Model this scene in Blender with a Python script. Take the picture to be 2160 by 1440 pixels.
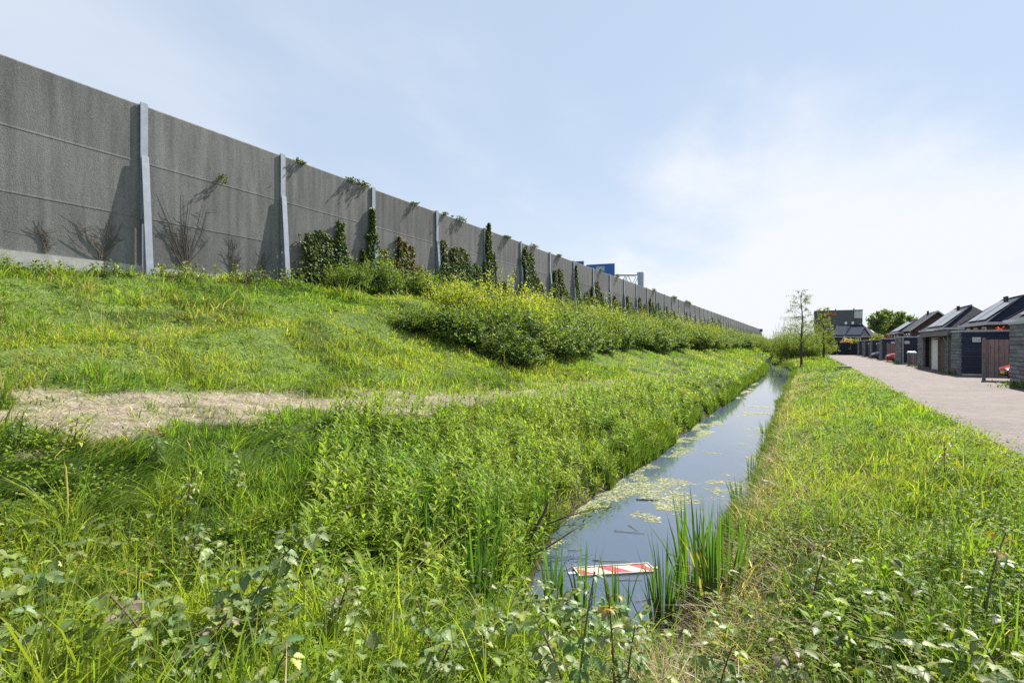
import bpy, math, random
import numpy as np
from math import radians, sin, cos, pi

# ------------------------------------------------------------------ clear, camera, world, sun
for o in list(bpy.data.objects):
    bpy.data.objects.remove(o)
scene = bpy.context.scene
COL = scene.collection
rng = np.random.default_rng(7)
random.seed(7)

TH = radians(28.2)                      # the ditch and the wall run along +Y, the camera looks to their left
EYE = 1.7
cd = bpy.data.cameras.new('camera')
cam = bpy.data.objects.new('camera', cd); COL.objects.link(cam)
cam.location = (0, 0, EYE); cam.rotation_euler = (pi / 2, 0, TH)
cd.sensor_width = 36; cd.lens = 1150 / 2160 * 36; cd.shift_y = 8 / 2160
cd.clip_start = 0.05; cd.clip_end = 5000
scene.camera = cam

SUN_AZ = radians(14)                   # from +Y towards +X
SUN_EL = radians(46)
w = bpy.data.worlds.new('World'); scene.world = w; w.use_nodes = True
nt = w.node_tree; N = nt.nodes; L = nt.links
bg = N['Background']
sky = N.new('ShaderNodeTexSky'); sky.sky_type = 'NISHITA'; sky.sun_disc = False
sky.sun_elevation = SUN_EL; sky.sun_rotation = SUN_AZ
sky.air_density = 1.0; sky.dust_density = 0.2; sky.ozone_density = 1.0
SKY_STRENGTH = 0.084
tc = N.new('ShaderNodeTexCoord')
sep = N.new('ShaderNodeSeparateXYZ'); L.new(tc.outputs['Generated'], sep.inputs[0])
# thin high cloud: noise on a plane high above, stretched
zc_ = N.new('ShaderNodeMath'); zc_.operation = 'ADD'; zc_.inputs[1].default_value = 0.18
zabs = N.new('ShaderNodeMath'); zabs.operation = 'ABSOLUTE'; L.new(sep.outputs[2], zabs.inputs[0]); L.new(zabs.outputs[0], zc_.inputs[0])
divv = N.new('ShaderNodeVectorMath'); divv.operation = 'DIVIDE'
comb = N.new('ShaderNodeCombineXYZ')
for i in range(3): L.new(zc_.outputs[0], comb.inputs[i])
L.new(tc.outputs['Generated'], divv.inputs[0]); L.new(comb.outputs[0], divv.inputs[1])
mp = N.new('ShaderNodeMapping'); mp.inputs['Scale'].default_value = (0.9, 0.55, 1); mp.inputs['Rotation'].default_value = (0, 0, 0.9)
mp.inputs['Location'].default_value = (3.1, 1.3, 0)
L.new(divv.outputs[0], mp.inputs[0])
noi = N.new('ShaderNodeTexNoise'); noi.inputs['Scale'].default_value = 1.1; noi.inputs['Detail'].default_value = 6; noi.inputs['Roughness'].default_value = 0.55
L.new(mp.outputs[0], noi.inputs['Vector'])
cmap = N.new('ShaderNodeMapRange'); cmap.interpolation_type = 'SMOOTHSTEP'
cmap.inputs[1].default_value = 0.40; cmap.inputs[2].default_value = 0.72; cmap.inputs[3].default_value = 0.02; cmap.inputs[4].default_value = 0.42
L.new(noi.outputs[0], cmap.inputs[0])
# a cloud bank low in the sky, thicker towards the sun's side
cdir = N.new('ShaderNodeVectorMath'); cdir.operation = 'DOT_PRODUCT'
a0, e0 = radians(4), radians(3)
cdir.inputs[1].default_value = (sin(a0) * cos(e0), cos(a0) * cos(e0), sin(e0))
L.new(tc.outputs['Generated'], cdir.inputs[0])
bank = N.new('ShaderNodeMapRange'); bank.interpolation_type = 'SMOOTHSTEP'
bank.inputs[1].default_value = 0.90; bank.inputs[2].default_value = 0.985; bank.inputs[3].default_value = 0; bank.inputs[4].default_value = 0.62
nadd = N.new('ShaderNodeMath'); nadd.operation = 'MULTIPLY_ADD'; nadd.inputs[1].default_value = 0.30; nadd.inputs[2].default_value = -0.15
L.new(noi.outputs[0], nadd.inputs[0])
nsum = N.new('ShaderNodeMath'); nsum.operation = 'ADD'; L.new(cdir.outputs['Value'], nsum.inputs[0]); L.new(nadd.outputs[0], nsum.inputs[1])
L.new(nsum.outputs[0], bank.inputs[0])
hz = N.new('ShaderNodeMapRange'); hz.interpolation_type = 'SMOOTHSTEP'
hz.inputs[1].default_value = 0.0; hz.inputs[2].default_value = 0.34; hz.inputs[3].default_value = 0.55; hz.inputs[4].default_value = 0.0
L.new(sep.outputs[2], hz.inputs[0])
s1 = N.new('ShaderNodeMath'); s1.operation = 'ADD'; L.new(cmap.outputs[0], s1.inputs[0]); L.new(bank.outputs[0], s1.inputs[1])
s2 = N.new('ShaderNodeMath'); s2.operation = 'ADD'; s2.use_clamp = True; L.new(s1.outputs[0], s2.inputs[0]); L.new(hz.outputs[0], s2.inputs[1])
veil = N.new('ShaderNodeMix'); veil.data_type = 'RGBA'          # thin even haze high up
veil.inputs['Factor'].default_value = 0.8; L.new(sky.outputs[0], veil.inputs[6]); veil.inputs[7].default_value = (3.5, 4.2, 5.2, 1)
mixs = N.new('ShaderNodeMix'); mixs.data_type = 'RGBA'
L.new(s2.outputs[0], mixs.inputs['Factor']); L.new(veil.outputs[2], mixs.inputs[6])
CLOUD = 5.9
mixs.inputs[7].default_value = (CLOUD * 0.94, CLOUD * 0.975, CLOUD * 1.03, 1)
L.new(mixs.outputs[2], bg.inputs[0]); bg.inputs[1].default_value = SKY_STRENGTH

ld = bpy.data.lights.new('sun', 'SUN'); sun = bpy.data.objects.new('sun', ld); COL.objects.link(sun)
ld.energy = 5.0; ld.angle = radians(0.5); ld.color = (1.0, 0.955, 0.87)
SD = np.array([sin(SUN_AZ) * cos(SUN_EL), cos(SUN_AZ) * cos(SUN_EL), sin(SUN_EL)])
from mathutils import Vector, Matrix
sun.rotation_euler = Vector(SD).to_track_quat('Z', 'Y').to_euler()

vs = scene.view_settings
vs.view_transform = 'Standard'; vs.look = 'None'; vs.gamma = 1; vs.exposure = 1.0; vs.use_curve_mapping = False
scene.render.engine = 'CYCLES'
cy = scene.cycles
cy.max_bounces = 7; cy.diffuse_bounces = 3; cy.glossy_bounces = 3; cy.transmission_bounces = 5; cy.transparent_max_bounces = 6
cy.use_denoising = False
try: cy.denoiser = 'OPENIMAGEDENOISE'
except Exception: pass
cy.sample_clamp_indirect = 6

# ------------------------------------------------------------------ helpers
def tag(o, label=None, cat=None, group=None, kind=None):
    if label: o['label'] = label
    if cat: o['category'] = cat
    if group: o['group'] = group
    if kind: o['kind'] = kind
    return o

def empty(name, loc, rz=0.0, **k):
    o = bpy.data.objects.new(name, None); COL.objects.link(o)
    o.location = loc; o.rotation_euler = (0, 0, rz); o.empty_display_size = 0.2
    return tag(o, **k)

def link_mesh(name, me, mat, parent=None, smooth=False):
    if mat is not None:
        for m in (mat if isinstance(mat, (list, tuple)) else [mat]): me.materials.append(m)
    if smooth: me.shade_smooth()
    o = bpy.data.objects.new(name, me); COL.objects.link(o)
    if parent is not None: o.parent = parent
    return o

def copy_tree(o, parent=None):
    c = o.copy(); COL.objects.link(c); c.parent = parent
    for ch in list(o.children): copy_tree(ch, c)
    return c

def rotz(p, a):
    c, s = cos(a), sin(a); p = np.asarray(p, float)
    return np.stack([p[..., 0] * c - p[..., 1] * s, p[..., 0] * s + p[..., 1] * c, p[..., 2]], -1)

class MB:
    def __init__(s): s.v = []; s.f = []; s.mi = []
    def add(s, v, f, mi=0):
        n = len(s.v); s.v += [tuple(map(float, p)) for p in v]; s.f += [tuple(i + n for i in q) for q in f]; s.mi += [mi] * len(f); return s
    def hexa(s, p, mi=0):      # 8 corners: bottom ring 0-3, top ring 4-7 (counter clockwise from above)
        return s.add(p, [(3, 2, 1, 0), (4, 5, 6, 7), (0, 1, 5, 4), (1, 2, 6, 5), (2, 3, 7, 6), (3, 0, 4, 7)], mi)
    def box(s, x0, x1, y0, y1, z0, z1, mi=0):
        return s.hexa([(x0, y0, z0), (x1, y0, z0), (x1, y1, z0), (x0, y1, z0), (x0, y0, z1), (x1, y0, z1), (x1, y1, z1), (x0, y1, z1)], mi)
    def tube(s, pts, rad, n=6, mi=0, cap=True):
        pts = [Vector(p) for p in pts]; rings = []
        for i, p in enumerate(pts):
            d = (pts[min(i + 1, len(pts) - 1)] - pts[max(i - 1, 0)]).normalized()
            u = d.orthogonal().normalized(); q = d.cross(u)
            rings.append([p + (u * cos(2 * pi * k / n) + q * sin(2 * pi * k / n)) * rad[i] for k in range(n)])
        # keep rings aligned
        for i in range(1, len(rings)):
            best = min(range(n), key=lambda sft: sum((rings[i][(k + sft) % n] - rings[i - 1][k]).length_squared for k in range(n)))
            rings[i] = [rings[i][(k + best) % n] for k in range(n)]
        v = [p for r in rings for p in r]; f = []
        for i in range(len(pts) - 1):
            for k in range(n):
                f.append((i * n + k, i * n + (k + 1) % n, (i + 1) * n + (k + 1) % n, (i + 1) * n + k))
        if cap: f.append(tuple(range(n))[::-1]); f.append(tuple((len(pts) - 1) * n + k for k in range(n)))
        return s.add(v, f, mi)
    def build(s, name, mat, parent=None, smooth=False, world=True):
        me = bpy.data.meshes.new(name)
        v = s.v
        if parent is not None and world:
            l = parent.location; r = -parent.rotation_euler.z; vv = np.array(v) - np.array(l)
            if r: vv = rotz(vv, r)
            v = vv.tolist()
        me.from_pydata(v, [], s.f); 
        if any(s.mi): me.polygons.foreach_set('material_index', s.mi)
        me.update()
        return link_mesh(name, me, mat, parent, smooth)

def np_mesh(name, V, F, col=None, mat=None, parent=None, smooth=False):
    """V (n,3); F list of (m,k) index arrays; col (n,3)"""
    me = bpy.data.meshes.new(name)
    me.vertices.add(len(V)); me.vertices.foreach_set('co', np.ascontiguousarray(V, np.float32).ravel())
    F = [f for f in F if len(f)]
    loops = np.concatenate([f.ravel() for f in F]).astype(np.int32)
    tot = np.concatenate([np.full(len(f), f.shape[1], np.int32) for f in F])
    start = np.concatenate([[0], np.cumsum(tot)[:-1]]).astype(np.int32)
    me.loops.add(len(loops)); me.loops.foreach_set('vertex_index', loops)
    me.polygons.add(len(tot)); me.polygons.foreach_set('loop_start', start); me.polygons.foreach_set('loop_total', tot)
    if smooth: me.polygons.foreach_set('use_smooth', np.ones(len(tot), bool))
    me.update(calc_edges=True)
    if col is not None:
        a = me.color_attributes.new('col', 'FLOAT_COLOR', 'POINT')
        a.data.foreach_set('color', np.concatenate([col, np.ones((len(col), 1))], 1).astype(np.float32).ravel())
    o = link_mesh(name, me, mat, parent)
    return o

# value noise
def vnoise(x, y, seed=0):
    x = np.asarray(x, float); y = np.asarray(y, float)
    xi = np.floor(x).astype(np.int64); yi = np.floor(y).astype(np.int64); fx = x - xi; fy = y - yi
    fx = fx * fx * (3 - 2 * fx); fy = fy * fy * (3 - 2 * fy)
    def h(a, b):
        n = (a * 374761393 + b * 668265263 + seed * 974634) & 0xffffffff
        n = ((n ^ (n >> 13)) * 1274126177) & 0xffffffff
        return ((n ^ (n >> 16)) & 0xffff) / 65535.0
    return (h(xi, yi) * (1 - fx) + h(xi + 1, yi) * fx) * (1 - fy) + (h(xi, yi + 1) * (1 - fx) + h(xi + 1, yi + 1) * fx) * fy
def fbm(x, y, seed=0, o=3):
    s = 0; a = 0.5; t = 0
    for i in range(o): s = s + a * vnoise(x * 2 ** i, y * 2 ** i, seed + i * 17); t += a; a *= 0.5
    return s / t

# ------------------------------------------------------------------ terrain
WL, WR, WZ = -3.45, -1.0, -1.2         # water edges and level
WALLX = -17.7
def track_x(Y): return np.interp(Y, [-60, 5, 12, 22, 60, 400], [-9.2, -9, -8, -7, -6, -6])
def track_z(Y): return np.interp(Y, [-60, 5, 13, 25, 60, 400], [.85, .8, .37, .26, .2, .2])
def bend(Y): return np.interp(Y, [0, 62, 80, 100, 400], [0, 0, -0.8, -4.5, -4.5])      # the ditch turns left at its far end
def shore(Y, seed): return .34 * (fbm(np.asarray(Y) * .55, np.asarray(Y) * 0 + seed, seed, 3) - .5)
def ground(X, Y, detail=True):
    X = np.asarray(X, float); Y = np.asarray(Y, float)
    xt = track_x(Y); ht = track_z(Y)
    Xb = X - bend(Y) * np.clip((X + 9) / 4, 0, 1) * (X < 2)
    t = np.clip((X - xt) / (-17.0 - xt), 0, 1)
    emb = ht + (np.interp(Y, [0, 6, 11, 16], [3.35, 3.52, 3.9, 4.02]) - ht) * np.power(t, 1.12)
    emb = emb + np.clip((-17.0 - X), 0, 1) * 0.04
    u = np.clip((Xb - xt) / (-4.5 - xt), 0, 1)
    pl = ht + (-0.3 - ht) * np.power(u, 1.35)
    z = np.where(X <= xt, emb, pl)
    sh = .6 * np.clip((7.8 - Y) / 2.2, 0, 1); Xb = np.where(Xb < -2.2, Xb - (sh + shore(Y, 4)) * np.clip((Xb + 7) / 2, 0, 1), Xb - shore(Y, 6) * np.clip((1.2 - Xb) / 1.5, 0, 1))
    z = np.where(Xb > -4.5, np.interp(Xb, [-4.5, -3.75, WL, -3.1, -2.2, -1.4, WR, -0.5, 0.5, 2.0, 2.9, 3.2, 3.6], [-0.3, -0.75, -1.22, -1.5, -1.8, -1.5, -1.22, -0.62, -0.3, -0.06, 0.0, -0.05, -0.08]), z)
    fill = np.interp(Y, [0.6, 2.8, 4.2, 5.35, 5.75, 6.3], [0.0, -0.4, -0.85, -1.22, -1.6, -2.4]) + 0.05 * np.clip(-X - 2, 0, 9)
    z = np.where((X > -7) & (X < 2.9), np.maximum(z, fill), z)
    far = np.interp(Y, [92, 104], [-2.4, 0.0]); z = np.where((X > -12) & (X < 2.9), np.maximum(z, far), z)
    # the grass ridge that climbs to the wall, and the hump at its end
    z = z + 0.62 * np.exp(-((Y - 18.3) / 4.6) ** 2) * np.exp(-((X + 13.6) / 2.3) ** 2)
    d = (X + 10.6) + (Y - 3) * 0.21
    z = z + 0.30 * np.exp(-(d / 0.9) ** 2) * np.clip((Y + 2) / 4, 0, 1) * np.clip((21 - Y) / 4, 0, 1)
    if detail:
        m = np.clip((2.6 - X) / 0.8, 0, 1) * np.clip((X + 17.3) / 0.6, 0, 1)
        z = z + m * (0.16 * (fbm(X * 0.55, Y * 0.55, 3) - 0.5) + 0.05 * (vnoise(X * 2.3, Y * 2.3, 9) - 0.5))
    return z
def gz(x, y): return float(ground(np.array([x]), np.array([y]))[0])

def proj(X, Y, Z):
    c, s = cos(TH), sin(TH)
    zc = Y * c - X * s; xc = X * c + Y * s
    return 1080 + 1150 * xc / zc, 728 - 1150 * (Z - EYE) / zc, zc
def unproj(px, py, Z):
    """the point of level Z seen at a pixel of the photograph"""
    zc = 1150 * (EYE - Z) / (py - 728); xc = (px - 1080) / 1150 * zc
    return np.array([xc * cos(TH) - zc * sin(TH), zc * cos(TH) + xc * sin(TH), Z])
def at(px, zc):
    xc = (px - 1080) / 1150 * zc
    return xc * cos(TH) - zc * sin(TH), zc * cos(TH) + xc * sin(TH)
def on_ground(px, py):
    """first ground point under a pixel"""
    for zc in np.concatenate([np.arange(1.5, 12, 0.02), np.arange(12, 160, 0.2)]):
        x, y = at(px, zc); z = EYE - (py - 728) * zc / 1150
        if gz(x, y) >= z: return x, y, z
    return x, y, z

# ------------------------------------------------------------------ materials
def new_mat(name):
    m = bpy.data.materials.new(name); m.use_nodes = True
    return m, m.node_tree, m.node_tree.nodes['Principled BSDF']
def simple(name, col, rough=0.6, metal=0.0, var=0.12, scale=8.0, bump=0.0, bscale=40, spec=0.5, coat=0):
    m, t, b = new_mat(name); n = t.nodes; l = t.links
    tc = n.new('ShaderNodeTexCoord'); no = n.new('ShaderNodeTexNoise'); no.inputs['Scale'].default_value = scale; no.inputs['Detail'].default_value = 5
    l.new(tc.outputs['Object'], no.inputs['Vector'])
    rp = n.new('ShaderNodeValToRGB'); c = np.array(col)
    rp.color_ramp.elements[0].position = 0.3; rp.color_ramp.elements[1].position = 0.7
    rp.color_ramp.elements[0].color = (*np.clip(c * (1 - var), 0, 1), 1); rp.color_ramp.elements[1].color = (*np.clip(c * (1 + var), 0, 1), 1)
    l.new(no.outputs[0], rp.inputs[0]); l.new(rp.outputs[0], b.inputs['Base Color'])
    b.inputs['Roughness'].default_value = rough; b.inputs['Metallic'].default_value = metal; b.inputs['Specular IOR Level'].default_value = spec
    if coat: b.inputs['Coat Weight'].default_value = coat; b.inputs['Coat Roughness'].default_value = 0.05
    if bump:
        n2 = n.new('ShaderNodeTexNoise'); n2.inputs['Scale'].default_value = bscale; n2.inputs['Detail'].default_value = 4
        l.new(tc.outputs['Object'], n2.inputs['Vector'])
        bp = n.new('ShaderNodeBump'); bp.inputs['Strength'].default_value = bump; bp.inputs['Distance'].default_value = 0.02
        l.new(n2.outputs[0], bp.inputs['Height']); l.new(bp.outputs[0], b.inputs['Normal'])
    return m

def foliage_mat(name, transl=0.4, rough=0.5, spec=0.35, tcol=(1.5, 1.35, 0.5), hue=1.0):
    m, t, b = new_mat(name); n = t.nodes; l = t.links
    at_ = n.new('ShaderNodeAttribute'); at_.attribute_name = 'col'
    l.new(at_.outputs['Color'], b.inputs['Base Color'])
    b.inputs['Roughness'].default_value = rough; b.inputs['Specular IOR Level'].default_value = spec
    tr = n.new('ShaderNodeBsdfTranslucent'); mu = n.new('ShaderNodeMix'); mu.data_type = 'RGBA'; mu.blend_type = 'MULTIPLY'; mu.inputs[0].default_value = 1
    l.new(at_.outputs['Color'], mu.inputs[6]); mu.inputs[7].default_value = (*tcol, 1); l.new(mu.outputs[2], tr.inputs[0])
    mx = n.new('ShaderNodeMixShader'); mx.inputs[0].default_value = transl
    l.new(b.outputs[0], mx.inputs[1]); l.new(tr.outputs[0], mx.inputs[2])
    l.new(mx.outputs[0], n['Material Output'].inputs[0])
    return m
M = {}
M['grass'] = foliage_mat('grass_blade', 0.5, 0.5, 0.2, (1.33, 1.42, 0.5))
M['herb'] = foliage_mat('herb_leaf', 0.48, 0.55, 0.16, (1.35, 1.42, 0.5))
M['bramble'] = foliage_mat('bramble_leaf', 0.34, 0.48, 0.4, (1.35, 1.3, 0.45))
M['shrub'] = foliage_mat('shrub_leaf', 0.45, 0.55, 0.15, (1.3, 1.5, 0.55))
M['shrub_bramble'] = foliage_mat('bramble_thicket_leaf', 0.38, 0.55, 0.16, (1.35, 1.4, 0.45))
M['ivy'] = foliage_mat('ivy_leaf', 0.3, 0.55, 0.13, (1.4, 1.4, 0.5))
M['bark'] = simple('bark', (0.07, 0.055, 0.04), 0.9, bump=0.6, bscale=25)
M['stem'] = simple('green_stem', (0.10, 0.11, 0.04), 0.6)
M['cane'] = simple('reddish_cane', (0.11, 0.06, 0.035), 0.6)
M['dry_vine'] = simple('dry_vine', (0.11, 0.085, 0.065), 0.9)
M['driftwood'] = simple('driftwood', (0.28, 0.25, 0.21), 0.9, var=0.35, scale=14, bump=0.8, bscale=30)
M['galv'] = simple('galvanised_steel', (0.31, 0.34, 0.40), 0.55, 0.35, var=0.12, scale=5, bump=0.05)
M['plinth'] = simple('pale_concrete', (0.42, 0.41, 0.40), 0.9, var=0.2, scale=3, bump=0.2)
M['sign_blue'] = simple('sign_blue', (0.012, 0.10, 0.38), 0.45, var=0.05)
M['white'] = simple('white_paint', (0.72, 0.72, 0.72), 0.5, var=0.05)
M['cream'] = simple('weathered_white', (0.46, 0.41, 0.31), 0.6, var=0.25, scale=9)
M['red'] = simple('red_reflective', (0.42, 0.03, 0.05), 0.5, var=0.35, scale=9)
M['steel'] = simple('gantry_steel', (0.36, 0.38, 0.42), 0.5, 0.3)
M['black'] = simple('black_plastic', (0.015, 0.015, 0.017), 0.45)
M['rubber'] = simple('rubber', (0.02, 0.02, 0.02), 0.85)
M['alloy'] = simple('alloy', (0.5, 0.5, 0.52), 0.3, 0.8)
M['glass'] = simple('window_glass', (0.02, 0.025, 0.03), 0.05, spec=0.8)
M['red_paint'] = simple('red_car_paint', (0.50, 0.012, 0.02), 0.3, var=0.03, coat=0.8)
M['dark_paint'] = simple('dark_blue_car_paint', (0.02, 0.03, 0.055), 0.3, var=0.03, coat=0.8)
M['lamp'] = simple('headlamp_glass', (0.6, 0.62, 0.65), 0.1)
M['plate'] = simple('yellow_plate', (0.65, 0.45, 0.03), 0.5)
M['orange'] = simple('orange_letter', (0.75, 0.22, 0.02), 0.5)
M['office'] = simple('dark_office_cladding', (0.06, 0.068, 0.082), 0.6, var=0.06, scale=0.4)
M['trim'] = simple('roof_edge_trim', (0.42, 0.43, 0.46), 0.5)
M['oldwood'] = simple('weathered_beam', (0.17, 0.16, 0.155), 0.9, var=0.25, scale=6, bump=0.4)
M['bird'] = simple('black_feather', (0.015, 0.015, 0.018), 0.6)
M['algae'] = simple('algae', (0.30, 0.33, 0.13), 0.9, var=0.3, scale=6)
M['straw'] = simple('dead_stalk', (0.30, 0.23, 0.14), 0.9, var=0.3, scale=12)

def wall_mat():
    m, t, b = new_mat('dark_fibre_concrete'); n = t.nodes; l = t.links
    geo = n.new('ShaderNodeNewGeometry')
    no = n.new('ShaderNodeTexNoise'); no.inputs['Scale'].default_value = 18; no.inputs['Detail'].default_value = 8; no.inputs['Roughness'].default_value = 0.7
    l.new(geo.outputs['Position'], no.inputs['Vector'])
    mp = n.new('ShaderNodeMapping'); mp.inputs['Scale'].default_value = (1, 1.6, 0.16); l.new(geo.outputs['Position'], mp.inputs[0])
    st = n.new('ShaderNodeTexNoise'); st.inputs['Scale'].default_value = 2.2; st.inputs['Detail'].default_value = 5; l.new(mp.outputs[0], st.inputs['Vector'])
    ad = n.new('ShaderNodeMath'); ad.operation = 'MULTIPLY_ADD'; ad.inputs[1].default_value = 0.5; l.new(no.outputs[0], ad.inputs[0])
    m2 = n.new('ShaderNodeMath'); m2.operation = 'MULTIPLY'; m2.inputs[1].default_value = 0.5; l.new(st.outputs[0], m2.inputs[0]); l.new(m2.outputs[0], ad.inputs[2])
    rp = n.new('ShaderNodeValToRGB'); rp.color_ramp.elements[0].position = 0.34; rp.color_ramp.elements[1].position = 0.66
    rp.color_ramp.elements[0].color = (0.108, 0.107, 0.107, 1); rp.color_ramp.elements[1].color = (0.24, 0.238, 0.238, 1)
    l.new(ad.outputs[0], rp.inputs[0])
    oi = n.new('ShaderNodeObjectInfo'); orr = n.new('ShaderNodeMapRange'); orr.inputs[3].default_value = .86; orr.inputs[4].default_value = 1.14; l.new(oi.outputs['Random'], orr.inputs[0])
    om = n.new('ShaderNodeMix'); om.data_type = 'RGBA'; om.blend_type = 'MULTIPLY'; om.inputs[0].default_value = 1; l.new(rp.outputs[0], om.inputs[6]); l.new(orr.outputs[0], om.inputs[7])
    l.new(om.outputs[2], b.inputs['Base Color']); b.inputs['Roughness'].default_value = 0.95; b.inputs['Specular IOR Level'].default_value = 0.15
    vo = n.new('ShaderNodeTexNoise'); vo.inputs['Scale'].default_value = 30; vo.inputs['Detail'].default_value = 3; vo.inputs['Roughness'].default_value = 0.6
    l.new(geo.outputs['Position'], vo.inputs['Vector'])
    bp = n.new('ShaderNodeBump'); bp.inputs['Strength'].default_value = 0.55; bp.inputs['Distance'].default_value = 0.02
    l.new(vo.outputs[0], bp.inputs['Height']); l.new(bp.outputs[0], b.inputs['Normal'])
    return m
M['wall'] = wall_mat()

def ground_mat():
    m, t, b = new_mat('soil_and_thatch'); n = t.nodes; l = t.links
    geo = n.new('ShaderNodeNewGeometry')
    a = n.new('ShaderNodeAttribute'); a.attribute_name = 'col'
    no = n.new('ShaderNodeTexNoise'); no.inputs['Scale'].default_value = 7; no.inputs['Detail'].default_value = 9; no.inputs['Roughness'].default_value = 0.7
    l.new(geo.outputs['Position'], no.inputs['Vector'])
    mr = n.new('ShaderNodeMapRange'); mr.inputs[1].default_value = 0.3; mr.inputs[2].default_value = 0.7; mr.inputs[3].default_value = 0.45; mr.inputs[4].default_value = 1.5
    l.new(no.outputs[0], mr.inputs[0])
    mu = n.new('ShaderNodeMix'); mu.data_type = 'RGBA'; mu.blend_type = 'MULTIPLY'; mu.inputs[0].default_value = 1
    l.new(a.outputs['Color'], mu.inputs[6]); l.new(mr.outputs[0], mu.inputs[7]); l.new(mu.outputs[2], b.inputs['Base Color'])
    b.inputs['Roughness'].default_value = 0.95; b.inputs['Specular IOR Level'].default_value = 0.1
    n2 = n.new('ShaderNodeTexNoise'); n2.inputs['Scale'].default_value = 22; n2.inputs['Detail'].default_value = 6
    l.new(geo.outputs['Position'], n2.inputs['Vector'])
    bp = n.new('ShaderNodeBump'); bp.inputs['Strength'].default_value = 0.9; bp.inputs['Distance'].default_value = 0.05
    l.new(n2.outputs[0], bp.inputs['Height']); l.new(bp.outputs[0], b.inputs['Normal'])
    return m
M['ground'] = ground_mat()

def paver_mat():
    m, t, b = new_mat('brick_pavers'); n = t.nodes; l = t.links
    geo = n.new('ShaderNodeNewGeometry')
    br = n.new('ShaderNodeTexBrick'); br.inputs['Scale'].default_value = 1; br.inputs['Brick Width'].default_value = 0.21; br.inputs['Row Height'].default_value = 0.1
    br.inputs['Mortar Size'].default_value = 0.011; br.inputs['Color1'].default_value = (0.092, 0.067, 0.060, 1); br.inputs['Color2'].default_value = (0.17, 0.124, 0.112, 1); br.inputs['Mortar'].default_value = (0.035, 0.03, 0.028, 1)
    l.new(geo.outputs['Position'], br.inputs['Vector'])
    no = n.new('ShaderNodeTexNoise'); no.inputs['Scale'].default_value = 0.5; no.inputs['Detail'].default_value = 9; no.inputs['Roughness'].default_value = .65; l.new(geo.outputs['Position'], no.inputs['Vector'])
    mr = n.new('ShaderNodeMapRange'); mr.inputs[1].default_value = 0.3; mr.inputs[2].default_value = 0.7; mr.inputs[3].default_value = 0.72; mr.inputs[4].default_value = 1.28
    l.new(no.outputs[0], mr.inputs[0])
    mu = n.new('ShaderNodeMix'); mu.data_type = 'RGBA'; mu.blend_type = 'MULTIPLY'; mu.inputs[0].default_value = 1
    l.new(br.outputs[0], mu.inputs[6]); l.new(mr.outputs[0], mu.inputs[7]); l.new(mu.outputs[2], b.inputs['Base Color'])
    b.inputs['Roughness'].default_value = 0.85
    bp = n.new('ShaderNodeBump'); bp.inputs['Strength'].default_value = 0.4; bp.inputs['Distance'].default_value = 0.006; bp.invert = True
    l.new(br.outputs['Fac'], bp.inputs['Height']); l.new(bp.outputs[0], b.inputs['Normal'])
    return m
M['paver'] = paver_mat()

def water_mat():
    m, t, b = new_mat('ditch_water'); n = t.nodes; l = t.links
    geo = n.new('ShaderNodeNewGeometry')
    b.inputs['Base Color'].default_value = (0.07, 0.095, 0.135, 1); b.inputs['Roughness'].default_value = 0.03; b.inputs['IOR'].default_value = 1.42
    mp = n.new('ShaderNodeMapping'); mp.inputs['Scale'].default_value = (1.6, 0.8, 1); l.new(geo.outputs['Position'], mp.inputs[0])
    n2 = n.new('ShaderNodeTexNoise'); n2.inputs['Scale'].default_value = 3.2; n2.inputs['Detail'].default_value = 3; l.new(mp.outputs[0], n2.inputs['Vector'])
    bp = n.new('ShaderNodeBump'); bp.inputs['Strength'].default_value = 0.08; bp.inputs['Distance'].default_value = 0.03
    l.new(n2.outputs[0], bp.inputs['Height']); l.new(bp.outputs[0], b.inputs['Normal'])
    return m
M['water'] = water_mat()

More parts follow.
